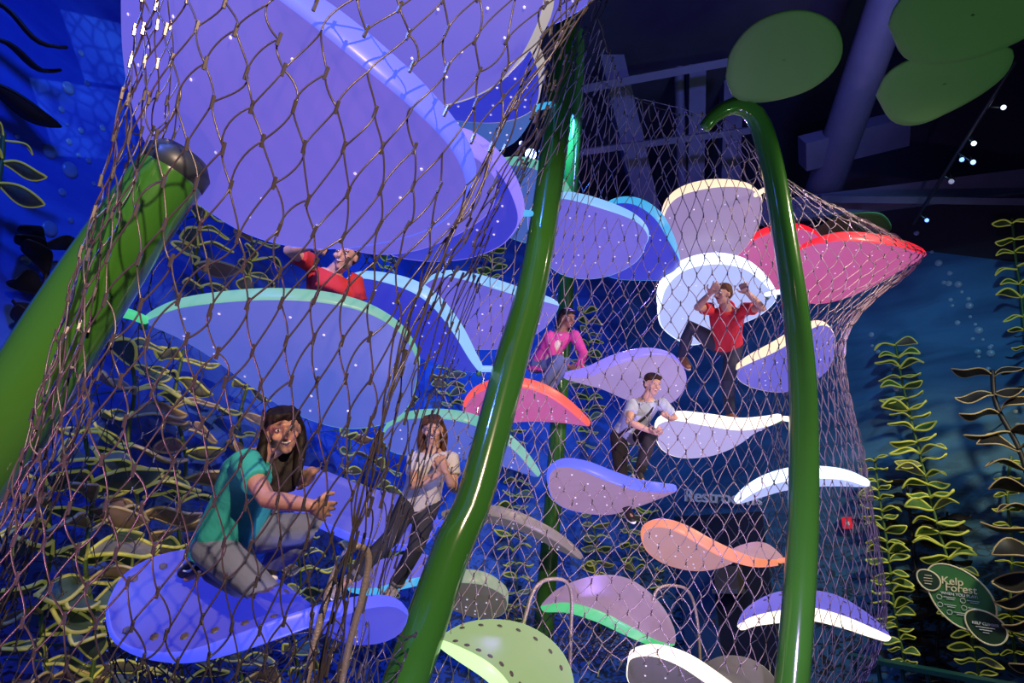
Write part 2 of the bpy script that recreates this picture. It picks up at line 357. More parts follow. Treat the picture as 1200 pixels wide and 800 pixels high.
def leaf(key, near, far, d, wdepth, rim, pan, label, r=0.042, d2=None, bulge=0.03, dots=True, slots=False, brk=None, name='luminous_leaf', group='lit leaf platforms'):
    n, m = 44, 12
    a = catmull(near, n); b = catmull(far, n)
    t = np.linspace(0, 1, n); s = np.sin(math.pi * t) ** 0.8
    d0 = d + ((d2 if d2 is not None else d) - d) * t
    En = np.array([P(a[i, 0], a[i, 1], d0[i] - wdepth / 2 * s[i]) for i in range(n)])
    Ef = np.array([P(b[i, 0], b[i, 1], d0[i] + wdepth / 2 * s[i]) for i in range(n)])
    sg = np.linspace(0, 1, m)
    G = En[:, None] * (1 - sg)[None, :, None] + Ef[:, None] * sg[None, :, None]
    du = np.gradient(G, axis=0); dv = np.gradient(G, axis=1)
    N = np.cross(du, dv); N[0] = N[2]; N[1] = N[2]; N[-1] = N[-3]; N[-2] = N[-3]
    for i_ in range(6):
        f_ = 1 - i_ / 6
        for q_ in (i_, n - 1 - i_): N[q_] = N[q_] * (1 - f_) + N[q_].mean(0, keepdims=True) * f_
    N /= np.linalg.norm(N, axis=2, keepdims=True) + 1e-12
    for _ in range(4):
        N[1:-1] = (N[:-2] + N[1:-1] * 2 + N[2:]) / 4
    N /= np.linalg.norm(N, axis=2, keepdims=True) + 1e-12
    if N[..., 2].mean() < 0: N = -N
    G = G - N * (bulge * 4 * sg * (1 - sg))[None, :, None] * s[:, None, None]
    e = empty(name, En[-1], label, 'leaf platform', group)
    idx = np.arange(n * m).reshape(n, m)
    Q = np.stack([idx[:-1, :-1], idx[1:, :-1], idx[1:, 1:], idx[:-1, 1:]], -1).reshape(-1, 4)
    # rounded glowing edge
    O = np.vstack([En, Ef[::-1][1:-1]]); ON = np.vstack([N[:, 0], N[::-1, -1][1:-1]])
    cen = np.vstack([G[:, m // 2], G[::-1, m // 2][1:-1]])
    T = np.roll(O, -1, 0) - np.roll(O, 1, 0); T /= np.linalg.norm(T, axis=1, keepdims=True) + 1e-12
    out = np.cross(T, ON); out /= np.linalg.norm(out, axis=1, keepdims=True) + 1e-12
    sgn = np.sign((out * (O - cen)).sum(1)); sgn[sgn == 0] = 1
    k = len(En)
    out[1:k - 1] *= np.sign(np.median(sgn[2:k - 2])); out[k:] *= np.sign(np.median(sgn[k:]))
    out[0] = nrm(En[0] - G[3, m // 2]); out[k - 1] = nrm(En[-1] - G[-4, m // 2])
    for _ in range(4):
        ON = np.roll(ON, 1, 0) + 2 * ON + np.roll(ON, -1, 0); ON /= np.linalg.norm(ON, axis=1, keepdims=True) + 1e-12
        out = np.roll(out, 1, 0) + 2 * out + np.roll(out, -1, 0); out /= np.linalg.norm(out, axis=1, keepdims=True) + 1e-12
    pc = np.array([0.70, 0.86, 0.96, 1.0, 1.0, 0.96, 0.86, 0.70]); ps = np.array([-1.0, -0.93, -0.72, -0.3, 0.3, 0.72, 0.93, 1.0])
    rt = r * (0.42 + 0.58 * np.sin(math.pi * t) ** 0.45)
    rO = np.concatenate([rt, rt[::-1][1:-1]])
    GO = np.zeros_like(G); GO[:, 0] = out[:k]; GO[1:-1, -1] = out[k:][::-1]; GO[0] = out[0]; GO[-1] = out[k - 1]
    GN = N.copy(); GN[:, 0] = ON[:k]; GN[1:-1, -1] = ON[k:][::-1]; GN[0] = ON[0]; GN[-1] = ON[k - 1]
    lift = np.full((n, m, 1), 0.90); lift[:, 0] = lift[:, -1] = 1.0; lift[0] = lift[-1] = 1.0
    R3 = rt[:, None, None]
    obj('top_panel', (G + GO * R3 * 0.71 + GN * R3 * lift).reshape(-1, 3), Q, pan_mat(pan), e)
    obj('under_panel', (G + GO * R3 * 0.71 - GN * R3 * lift).reshape(-1, 3), Q[:, ::-1], pan_mat(pan), e)
    def fan(i0, ip, inx):   # extra directions so that the tips end round
        res = []
        for f_ in (0.2, 0.4, 0.6, 0.8):
            v_ = out[ip] * (1 - 2 * f_) + out[i0] * 2 * f_ if f_ < .5 else out[i0] * (2 - 2 * f_) + out[inx] * (2 * f_ - 1)
            res.append(nrm(v_))
        res.insert(2, out[i0]); return np.array(res)
    fe_ = fan(k - 1, k - 2, k); fs_ = fan(0, len(O) - 1, 1)
    O2 = np.vstack([np.repeat(O[:1], 5, 0), O[1:k - 1], np.repeat(O[k - 1:k], 5, 0), O[k:]])
    N2 = np.vstack([np.repeat(ON[:1], 5, 0), ON[1:k - 1], np.repeat(ON[k - 1:k], 5, 0), ON[k:]])
    out2 = np.vstack([fs_, out[1:k - 1], fe_, out[k:]]); r2_ = np.concatenate([np.repeat(rO[:1], 5), rO[1:k - 1], np.repeat(rO[k - 1:k], 5), rO[k:]])[:, None, None]
    ring = O2[:, None] + r2_ * (out2[:, None] * pc[None, :, None] + N2[:, None] * ps[None, :, None])
    na = len(pc); ri = np.arange(len(O2) * na).reshape(len(O2), na); rj = np.roll(ri, -1, 0)
    Qe = np.stack([ri[:, :-1], rj[:, :-1], rj[:, 1:], ri[:, 1:]], -1).reshape(-1, 4)
    obj('glowing_edge', ring.reshape(-1, 3), Qe, rim_mat(rim), e)
    # pin-hole lights and lacing slots
    def disc_set(frac, face, rad, mtl, nm, th=0.004):
        parts = []
        for (i, j) in frac:
            c = G[i, j] + N[i, j] * (rt[i] * 0.90 + 0.003) * face; nn = N[i, j] * face
            u = nrm(np.cross(nn, [0.3, 0.2, 0.9])); v = np.cross(nn, u)
            th_ = np.arange(6) / 6 * 2 * math.pi
            base = c + rad * (np.outer(np.cos(th_), u) + np.outer(np.sin(th_), v))
            top = c + nn * th + 0.7 * rad * (np.outer(np.cos(th_), u) + np.outer(np.sin(th_), v))
            V = np.vstack([base, top]); q = [[q_, (q_ + 1) % 6, 6 + (q_ + 1) % 6, 6 + q_] for q_ in range(6)] + [[6, 7, 8, 9], [9, 10, 11, 6]]
            parts.append((V, np.array(q)))
        if parts:
            V, Q_ = join(parts); o = obj(nm, V, Q_, mtl, e, smooth=False); o['kind'] = 'stuff'
    if dots:
        fr = [(i, j) for i in range(6, n - 5, 5) for j in ((2, 5, 8, 10) if (i // 5) % 2 else (1, 4, 7, 9))]
        fr = [q_ for q_ in fr if random.random() < 0.6]
        disc_set(fr, -1, 0.006 + 0.0004 * d, M_dot, 'pinhole_lights')
    if slots:
        fr = [(i, j) for i in range(5, n - 4, 4) for j in (1, m - 2)]
        disc_set(fr, 1, 0.020, M_slot, 'lacing_slots')
    if brk:
        p1 = P(*brk[0]); p2 = P(*brk[1])
        V, Q_ = tube(catmull([p1, (p1 + p2) / 2 + np.array([0, 0, 0.005]), p2], 8), 0.022, 10)
        bo = obj('bracket', V, Q_, rim_mat(brk[2]) if len(brk) > 2 else M_bracket, e)
        V, Q_ = tube([p1 + [0, 0, -.045], p1 + [0, 0, .01]], 0.018, 8); obj('bracket_foot', V, Q_, M_bracket, bo)
    LEAVES[key] = e
    return e

leaf('L1', [(163, -60), (215, -75), (280, -35), (330, 3), (380, 38), (430, 78), (480, 121), (522, 165), (541, 205), (530, 236)],
     [(163, -60), (163, 0), (167, 68), (178, 122), (192, 160), (222, 202), (260, 231), (297, 253), (340, 266), (395, 270), (450, 264), (500, 252), (530, 236)],
     2.6, 0.85, 'violet', 'lav', 'huge lavender leaf with a thick blue edge looming at the upper left', r=0.070, bulge=0.06)
leaf('L2', [(390, 215), (430, 175), (490, 165), (545, 178), (570, 200), (575, 217)], [(390, 215), (388, 262), (430, 281), (480, 279), (530, 261), (564, 240), (575, 217)],
     3.1, 0.6, 'lavender', 'lav', 'lavender leaf peeking out just below the huge leaf', r=0.055)
leaf('L3', [(445, 230), (480, 180), (530, 165), (562, 178), (588, 205), (604, 240), (604, 260)], [(445, 230), (455, 280), (490, 292), (540, 291), (580, 279), (604, 260)],
     3.7, 0.7, 'lavender', 'blue', 'blue violet leaf under the huge leaf, clipped to the central stalk', r=0.055, brk=((601, 251, 3.7), (622, 250, 4.8), 'cyan'))
leaf('L4', [(300, -60), (400, -130), (560, -120), (632, -60), (636, 0), (628, 30), (612, 60)], [(300, -60), (325, 10), (380, 75), (440, 106), (490, 114), (540, 106), (580, 88), (612, 60)],
     3.0, 0.7, 'dimcream', 'lav', 'large lavender leaf with a cream edge at the top centre', r=0.05, bulge=0.05)
leaf('L5', [(480, 100), (520, 65), (580, 48), (612, 50), (628, 75), (630, 98)], [(480, 100), (500, 122), (550, 130), (590, 130), (618, 120), (630, 98)],
     3.6, 0.6, 'dimcream', 'blue', 'blue panelled leaf with a cream tip under the large top leaf', r=0.05)
leaf('L6', [(490, 150), (520, 130), (580, 122), (624, 130)], [(490, 150), (500, 168), (540, 176), (570, 173), (600, 161), (624, 130)],
     4.2, 0.5, 'cyan', 'aqua', 'dim blue leaf with a cyan edge above the blue stage lamp', r=0.03, brk=((624, 128, 4.2), (648, 122, 5.2), 'cyan'))
leaf('L7', [(610, -30), (650, -60), (705, -50), (690, 0)], [(610, -30), (618, 10), (636, 23), (664, 13), (690, 0)],
     3.6, 0.4, 'violet', 'lav', 'violet leaf cut off by the top of the picture beside the central stalk', r=0.03)
leaf('L8', [(558, 228), (575, 200), (602, 193), (632, 199), (655, 217), (668, 242), (668, 262)], [(558, 228), (570, 250), (600, 270), (640, 281), (660, 278), (668, 262)],
     5.9, 0.7, 'mint', 'aqua', 'pale green edged leaf half hidden behind the central stalk', r=0.055)
leaf('L9', [(622, 250), (635, 236), (665, 233), (705, 243), (740, 257), (755, 272), (754, 285)], [(622, 250), (630, 285), (655, 311), (682, 319), (712, 316), (740, 303), (754, 285)],
     5.9, 0.75, 'iceblue', 'lav', 'violet leaf with an icy blue upper edge right of the central stalk', r=0.05)
leaf('L10', [(700, 255), (720, 240), (745, 240), (768, 255), (783, 280), (794, 306)], [(700, 255), (700, 290), (715, 316), (755, 321), (785, 320), (794, 306)],
     6.5, 0.75, 'cyan', 'blue', 'blue leaf with a cyan edge tucked behind the violet one', r=0.055)
leaf('L11', [(778, 262), (785, 240), (803, 226), (835, 219), (868, 220), (885, 228), (889, 240)], [(778, 262), (790, 288), (810, 302), (845, 301), (866, 287), (882, 264), (889, 240)],
     6.4, 0.8, 'cream', 'warm', 'warm cream edged leaf clipped to the top of the right stalk', r=0.055, brk=((884, 229, 6.3), (900, 221, 5.35), 'cream'))
leaf('L12', [(775, 360), (781, 336), (802, 316), (835, 308), (868, 313), (892, 330), (906, 347)], [(775, 360), (780, 376), (795, 388), (812, 394), (835, 385), (860, 372), (885, 362), (906, 347)],
     6.9, 0.75, 'coolwhite', 'ice', 'brilliant white oval leaf behind the boy in the red polo', r=0.08, brk=((898, 345, 6.7), (924, 341, 5.2), 'coolwhite'))
leaf('L13', [(862, 300), (880, 283), (905, 271), (933, 268), (955, 276), (962, 288)], [(862, 300), (870, 325), (900, 338), (930, 330), (950, 305), (962, 288)],
     7.3, 0.7, 'red', 'pink', 'rose red leaf partly hidden behind the right stalk', r=0.05)
leaf('L14', [(930, 300), (942, 292), (960, 285), (990, 280), (1030, 283), (1062, 290), (1082, 297)], [(930, 300), (930, 335), (945, 346), (965, 348), (1000, 338), (1040, 318), (1082, 297)],
     6.6, 0.8, 'red', 'pink', 'pointed red edged leaf sticking out at the far right of the net', r=0.055)
leaf('L16', [(864, 432), (882, 421), (910, 407), (945, 386), (963, 382), (974, 392)], [(864, 432), (872, 443), (892, 450), (920, 452), (948, 442), (967, 424), (974, 392)],
     6.2, 0.65, 'cream', 'lav', 'cream edged leaf passing behind the right stalk beside the red polo boy', r=0.05)
leaf('L17', [(770, 504), (776, 494), (795, 490), (830, 494), (865, 498), (895, 494), (913, 489)], [(770, 504), (780, 521), (800, 528), (830, 526), (858, 516), (885, 499), (913, 489)],
     6.2, 0.6, 'white', 'white', 'bright white leaf under the feet of the boy in the red polo', r=0.06, brk=((912, 490, 6.2), (930, 492, 5.0), 'white'))
leaf('L18', [(663, 440), (690, 436), (720, 424), (755, 416), (783, 419), (798, 432)], [(663, 440), (690, 445), (710, 450), (740, 462), (770, 468), (788, 462), (798, 446), (798, 432)],
     6.3, 0.55, 'lavender', 'mauve', 'lavender paddle leaf behind the boy in the pale tee shirt', r=0.055)
leaf('L19', [(546, 485), (549, 471), (562, 458), (586, 450), (615, 451), (640, 459), (664, 474), (689, 496)], [(546, 485), (552, 496), (572, 492), (610, 487), (650, 488), (680, 493), (689, 496)],
     5.6, 0.5, 'orange', 'pink', 'red and orange glowing leaf behind the central stalk', r=0.045)
leaf('L20', [(451, 514), (457, 500), (476, 490), (510, 487), (545, 491), (575, 503), (605, 525), (630, 555)], [(451, 514), (465, 525), (500, 527), (560, 531), (600, 543), (630, 555)],
     5.3, 0.5, 'mint', 'sky', 'long aqua edged leaf behind the girl in the white tee', r=0.045)
leaf('L21', [(645, 568), (648, 552), (662, 545), (686, 549), (715, 560), (745, 569), (775, 572), (790, 572)], [(645, 568), (652, 580), (665, 588), (690, 593), (715, 594), (745, 586), (770, 578), (790, 572)],
     5.5, 0.45, 'violet', 'rose', 'violet paddle leaf hanging below the boy in the pale tee shirt', r=0.052)
leaf('L22', [(755, 634), (758, 620), (775, 615), (800, 622), (840, 643), (880, 656), (916, 657)], [(755, 634), (765, 645), (785, 655), (815, 661), (845, 657), (870, 645), (895, 642), (916, 657)],
     5.8, 0.5, 'peach', 'peach', 'twisted peach coloured leaf clipped to the right stalk', r=0.05, brk=((914, 657, 5.7), (928, 657, 4.8), 'peach'))
leaf('L23', [(864, 586), (880, 573), (905, 561), (940, 554), (985, 556), (1016, 566)], [(864, 586), (890, 576), (920, 567), (955, 563), (985, 563), (1016, 566)],
     6.0, 0.55, 'coolwhite', 'ice', 'arched blue white leaf seen edge on across the right stalk', r=0.055)
leaf('L24', [(868, 734), (885, 726), (920, 720), (950, 718), (985, 726), (1015, 737), (1040, 747)], [(868, 734), (880, 717), (910, 702), (945, 699), (980, 705), (1015, 725), (1040, 747)],
     6.0, 0.6, 'white', 'lav', 'arched white edged leaf low on the right stalk', r=0.055, slots=True)
leaf('L25', [(637, 712), (665, 710), (700, 719), (735, 735), (765, 749), (787, 754)], [(637, 712), (660, 694), (700, 682), (735, 686), (765, 708), (783, 735), (787, 754)],
     5.1, 0.55, 'green', 'rose', 'arched mauve leaf with a green lit edge at the bottom centre', r=0.045)
leaf('L26', [(739, 778), (745, 768), (768, 765), (800, 774), (840, 796), (870, 812), (908, 822)], [(739, 778), (743, 795), (768, 808), (800, 802), (825, 788), (850, 778), (880, 782), (902, 800), (908, 822)],
     4.95, 0.5, 'white', 'grey', 'twisted white edged leaf at the bottom edge left of the right stalk', r=0.055)
leaf('L27', [(518, 752), (542, 764), (575, 784), (600, 808), (625, 842)], [(518, 752), (546, 739), (580, 736), (614, 743), (643, 762), (659, 787), (660, 812), (625, 842)],
     4.2, 0.55, 'lime', 'green', 'lime green leaf with lacing holes at the bottom edge', r=0.05, slots=True)
leaf('L28', [(505, 690), (520, 679), (540, 677), (565, 680), (586, 692), (592, 703)], [(505, 690), (520, 700), (540, 708), (565, 715), (584, 713), (592, 703)],
     4.9, 0.4, 'palegreen', 'grey', 'pale grey green leaf end sticking out behind the central stalk', r=0.05)
leaf('L29', [(520, 602), (560, 597), (600, 604), (638, 621), (663, 637), (680, 652)], [(520, 602), (560, 606), (590, 609), (622, 620), (650, 636), (680, 652)],
     5.4, 0.5, 'tan', 'grey', 'dull tan leaf seen edge on right of the central stalk', r=0.042)
leaf('L30', [(410, 690), (440, 691), (470, 684), (500, 677), (522, 668)], [(410, 690), (430, 668), (460, 658), (495, 654), (522, 668)],
     4.75, 0.5, 'cyan', 'lav', 'cyan edged leaf under the sneakers of the girl in the white tee', r=0.03)
leaf('L31', [(130, 712), (140, 742), (170, 758), (220, 762), (280, 748), (340, 730), (390, 716), (430, 708), (458, 708), (474, 718)], [(130, 712), (152, 680), (190, 661), (240, 656), (290, 670), (335, 700), (380, 731), (412, 744), (442, 744), (464, 735), (474, 718)],
     2.95, 0.5, 'blue', 'blue', 'deep blue leaf platform with the woman in teal kneeling on it', r=0.042, bulge=0.01, slots=True, d2=3.25)
leaf('L32', [(172, 374), (210, 359), (260, 352), (320, 349), (380, 353), (430, 366), (467, 389), (485, 418), (486, 440)], [(172, 374), (210, 388), (250, 410), (290, 438), (330, 465), (370, 484), (410, 493), (450, 488), (473, 472), (486, 440)],
     3.3, 0.6, 'mint', 'sky', 'broad blue underside leaf with a mint edge below the boy in the red shirt', r=0.036, brk=((170, 375, 3.3), (136, 364, 2.6), 'green'), bulge=0.05)
leaf('L33', [(400, 345), (415, 328), (440, 327), (480, 337), (508, 354), (532, 383), (552, 417), (562, 432)], [(400, 345), (410, 375), (440, 398), (490, 410), (530, 424), (562, 432)],
     4.5, 0.7, 'iceblue', 'blue', 'blue leaf with an ice blue edge reaching down to the central stalk', r=0.045, brk=((561, 432, 4.5), (590, 434, 4.55), 'iceblue'))
leaf('L34', [(497, 346), (504, 331), (526, 324), (560, 330), (600, 342), (640, 353), (652, 357)], [(497, 346), (504, 370), (532, 396), (570, 402), (600, 397), (633, 380), (652, 357)],
     5.3, 0.65, 'iceblue', 'lav', 'violet leaf with an ice blue edge crossing behind the central stalk', r=0.045)
leaf('L35', [(330, 560), (350, 596), (400, 622), (430, 632), (465, 638), (495, 634), (512, 612)], [(330, 560), (345, 550), (380, 558), (420, 574), (465, 586), (500, 592), (512, 612)],
     4.6, 0.5, 'blue', 'bright', 'glowing blue leaf between the woman and the girl, clipped to the central stalk', r=0.032, d2=4.5, brk=((505, 613, 4.45), (532, 615, 4.1), 'blue'))

# matte green canopy leaves
def canopy(outline, d, gx, gy, label):
    O = catmull(outline + [outline[0]], 49)[:-1]
    c = O.mean(0); e = empty('canopy_leaf', P(c[0], c[1], d), label, 'canopy leaf', 'green canopy leaves')
    rings = []
    for s, off in ((0.02, 0.045), (0.5, 0.040), (0.85, 0.028), (0.98, 0.012), (1.0, 0.0), (0.98, -0.012), (0.85, -0.024), (0.5, -0.030), (0.02, -0.03)):
        q = c + (O - c) * s
        pts = []
        for x, y in q:
            dd = d + gx * (x - c[0]) / F * d + gy * (c[1] - y) / F * d
            pts.append(P(x, y, dd) + np.array([0, 0, off]))
        rings.append(np.array(pts))
    V = np.vstack(rings); n = len(O); idx = np.arange(len(V)).reshape(len(rings), n)
    p = idx[:-1]; q = idx[1:]
    Q = np.stack([p, np.roll(p, -1, 1), np.roll(q, -1, 1), q], -1).reshape(-1, 4)
    obj('pad', V, Q, M_disc, e)
    V, Q = tube([P(c[0], c[1], d) + [0, 0, 0.03], P(c[0], c[1], d) + [0, 0, 0.2]], 0.03, 10)
    obj('hanger', V, Q, M_bracket, e)
canopy([(850, 90), (856, 60), (880, 30), (915, 14), (950, 13), (978, 28), (988, 55), (978, 82), (950, 104), (915, 116), (880, 120), (858, 112)], 4.9, 0.0, -0.9, 'single round green canopy leaf above the hooked right stalk')
canopy([(1040, 30), (1050, 5), (1085, -30), (1140, -45), (1200, -40), (1240, -10), (1235, 20), (1200, 45), (1150, 66), (1100, 75), (1060, 68)], 4.6, 0.0, -0.9, 'upper of two green canopy leaves in the top right corner')
canopy([(1026, 112), (1040, 85), (1075, 66), (1120, 55), (1165, 52), (1188, 60), (1180, 85), (1150, 110), (1110, 132), (1075, 146), (1045, 142)], 5.2, 0.0, -0.9, 'lower of two green canopy leaves in the top right corner')
canopy([(952, 274), (965, 262), (985, 253), (1010, 249), (1032, 250), (1043, 260), (1042, 272), (1015, 284), (980, 288)], 7.6, 0.0, -1.2, 'small green canopy leaf just above the pointed red leaf')

# ------------------------------------------------------------------ nets
def in_poly(x, y, poly):
    c = False; n = len(poly); j = n - 1
    for i in range(n):
        xi, yi = poly[i]; xj, yj = poly[j]
        if (yi > y) != (yj > y) and x < (xj - xi) * (y - yi) / (yj - yi) + xi: c = not c
        j = i
    return c
def cr_basis(x, n):
    """Catmull-Rom weights (len(x), n) at parameters x in [0, n-1]"""
    x = np.clip(x, 0, n - 1 - 1e-9); k = np.floor(x).astype(int); t = x - k
    W = np.zeros((len(x), n + 2)); r = np.arange(len(x))
    w = [-.5 * t + t ** 2 - .5 * t ** 3, 1 - 2.5 * t ** 2 + 1.5 * t ** 3, .5 * t + 2 * t ** 2 - 1.5 * t ** 3, -.5 * t ** 2 + .5 * t ** 3]
    for a in range(4): W[r, k + a] += w[a]
    B = W[:, 1:n + 1].copy()
    B[:, 0] += 2 * W[:, 0]; B[:, 1] -= W[:, 0]
    B[:, n - 1] += 2 * W[:, n + 1]; B[:, n - 2] -= W[:, n + 1]
    return B
def net(label, grid, cw, ch, wr, K=6, jit=0.12, skips=(), rope=True, clamp=2.0, ns=4, tan=0.5, wm=None):
    """grid[row][col] = (px, py, depth)"""
    C = np.array([[P(*c) for c in row] for row in grid]); nr, nc, _ = C.shape
    du = np.linspace(0, nc - 1, 200); dv = np.linspace(0, nr - 1, 160)
    D = np.einsum('ar,bc,rck->abk', cr_basis(dv, nr), cr_basis(du, nc), C)
    Lu = np.concatenate([[0], np.cumsum(np.linalg.norm(np.diff(D, axis=1), axis=2).mean(0))])
    Lv = np.concatenate([[0], np.cumsum(np.linalg.norm(np.diff(D, axis=0), axis=2).mean(1))])
    NU = int(round(Lu[-1] / (cw / 2))); NV = int(round(Lv[-1] / (ch / 2)))
    I, J = np.meshgrid(np.arange(NU + 1), np.arange(NV + 1), indexing='ij')
    iu = np.clip((I + rng.normal(0, jit, I.shape)) / NU, 0, 1); jv = np.clip((J + rng.normal(0, jit, I.shape) * 1.1) / NV, 0, 1)
    U = np.interp(iu * Lu[-1], Lu, du).ravel(); Vv = np.interp(jv * Lv[-1], Lv, dv).ravel()
    def S(u, v): return np.einsum('ar,ac,rck->ak', cr_basis(v, nr), cr_basis(u, nc), C)
    Pn = S(U, Vv).reshape(NU + 1, NV + 1, 3)
    eps = 0.02
    Tv = (S(U, np.clip(Vv + eps, 0, nr - 1)) - S(U, np.clip(Vv - eps, 0, nr - 1))).reshape(NU + 1, NV + 1, 3)
    Tv /= np.linalg.norm(Tv, axis=2, keepdims=True) + 1e-12
    A = []; B = []; TA = []; TB = []; nodes = []; ntan = []
    def skip(p):
        if not skips: return False
        x, y = proj(p); return any(in_poly(x, y, s) for s in skips)
    for i in range(NU + 1):
        for j in range(NV + 1):
            if (i + j) % 2: continue
            if not skip(Pn[i, j]): nodes.append(Pn[i, j]); ntan.append(Tv[i, j])
            if j == NV: continue
            for di in (-1, 1):
                k = i + di
                if 0 <= k <= NU:
                    p, q = Pn[i, j], Pn[k, j + 1]
                    if skip((p + q) / 2): continue
                    A.append(p); B.append(q); TA.append(Tv[i, j]); TB.append(Tv[k, j + 1])
    A = np.array(A); B = np.array(B); TA = np.array(TA); TB = np.array(TB)
    L = np.linalg.norm(B - A, axis=1)[:, None] * tan * (1 + rng.normal(0, .15, (len(A), 1)))
    t = np.linspace(0, 1, K)[None, :, None]
    H = (2 * t ** 3 - 3 * t ** 2 + 1) * A[:, None] + (t ** 3 - 2 * t ** 2 + t) * (TA * L)[:, None] + (-2 * t ** 3 + 3 * t ** 2) * B[:, None] + (t ** 3 - t ** 2) * (TB * L)[:, None]
    sag = rng.normal(0, .007 * ch / .2, (len(A), 1, 3)) * np.sin(math.pi * t)
    H = H + sag
    e = empty('climbing_net', Pn[NU // 2, NV], label, 'net')
    V, Q = tubes(H, wr, ns)
    o = obj('cables', V, Q, wm or M_wire, e); o['kind'] = 'stuff'
    nodes = np.array(nodes); ntan = np.array(ntan)
    h = ch * 0.075
    Sg = np.stack([nodes - ntan * h, nodes - ntan * h * .98, nodes + ntan * h * .98, nodes + ntan * h], 1)
    V, Q = tubes(Sg, np.array([.3, 1, 1, .3])[None, :] * wr * clamp, 5)
    o = obj('cable_clamps', V, Q, M_clamp, e, smooth=False); o['kind'] = 'stuff'
    if rope:
        V, Q = tube(Pn[:, 0], wr * 1.3, 6); obj('border_rope', V, Q, M_wire, e)
    return e
rimband = [(290, -20), (330, -20), (385, 18), (440, 62), (495, 112), (548, 172), (560, 205), (556, 235), (540, 235), (526, 205), (505, 170), (470, 130), (420, 85), (370, 45), (310, 8)]
# near pod, front
gA = [
 [(250, -60, 2.75), (190, -50, 2.35), (172, -40, 2.15), (230, -40, 1.98), (340, -40, 1.92), (460, -40, 2.0), (580, -40, 2.25), (680, -30, 2.6), (712, -25, 2.9)],
 [(230, 90, 2.7), (168, 90, 2.3), (148, 90, 2.1), (195, 95, 1.95), (290, 100, 1.9), (400, 105, 1.95), (515, 105, 2.15), (598, 100, 2.4), (625, 105, 2.6)],
 [(190, 210, 2.7), (138, 210, 2.3), (118, 215, 2.08), (170, 220, 1.95), (255, 230, 1.92), (360, 235, 1.98), (460, 235, 2.12), (540, 230, 2.3), (563, 235, 2.5)],
 [(150, 340, 2.7), (100, 340, 2.25), (80, 345, 2.02), (125, 355, 1.92), (215, 360, 1.92), (310, 360, 2.0), (400, 355, 2.12), (478, 350, 2.25), (502, 350, 2.4)],
 [(110, 470, 2.6), (62, 470, 2.15), (42, 475, 1.98), (90, 480, 1.9), (180, 485, 1.95), (275, 485, 2.05), (365, 480, 2.15), (438, 475, 2.25), (462, 470, 2.35)],
 [(60, 600, 2.5), (20, 600, 2.1), (0, 605, 1.95), (60, 610, 1.92), (150, 615, 2.0), (245, 615, 2.1), (335, 610, 2.2), (408, 605, 2.25), (434, 600, 2.3)],
 [(10, 720, 2.5), (-30, 720, 2.1), (-50, 725, 1.95), (25, 730, 1.95), (120, 735, 2.05), (215, 735, 2.15), (305, 730, 2.22), (380, 725, 2.25), (405, 720, 2.3)],
 [(-40, 850, 2.5), (-80, 850, 2.1), (-90, 855, 1.98), (0, 860, 2.0), (95, 865, 2.1), (190, 865, 2.2), (280, 860, 2.25), (350, 855, 2.3), (372, 850, 2.3)]]
net('nearest cable net stretched over the upper left leaves and the woman in teal', gA, 0.104, 0.265, 0.0034, K=9, skips=[rimband], jit=0.09, clamp=1.8)
# gathered seam where the near net is tied
seam = [(700, -20), (655, 50), (598, 125), (552, 220), (515, 300), (480, 385), (452, 470), (430, 560), (408, 650), (388, 730), (368, 830)]
seamd = [2.75, 2.6, 2.5, 2.4, 2.35, 2.3, 2.28, 2.25, 2.25, 2.25, 2.25]
parts = []
for k in range(4):
    off = rng.normal(0, 1, (len(seam), 2)) * [5.0, 6.0]
    pts = np.array([P(s[0] + o_[0], s[1] + o_[1], dd + rng.normal(0, .02)) for s, o_, dd in zip(seam, off, seamd)])
    parts.append(tube(catmull(pts, 60), 0.0036, 5))
V, Q = join(parts)
tag(obj('lacing_cable', V, Q, M_wire), 'bundle of cables running down the seam between the near net and the far net', 'cable')
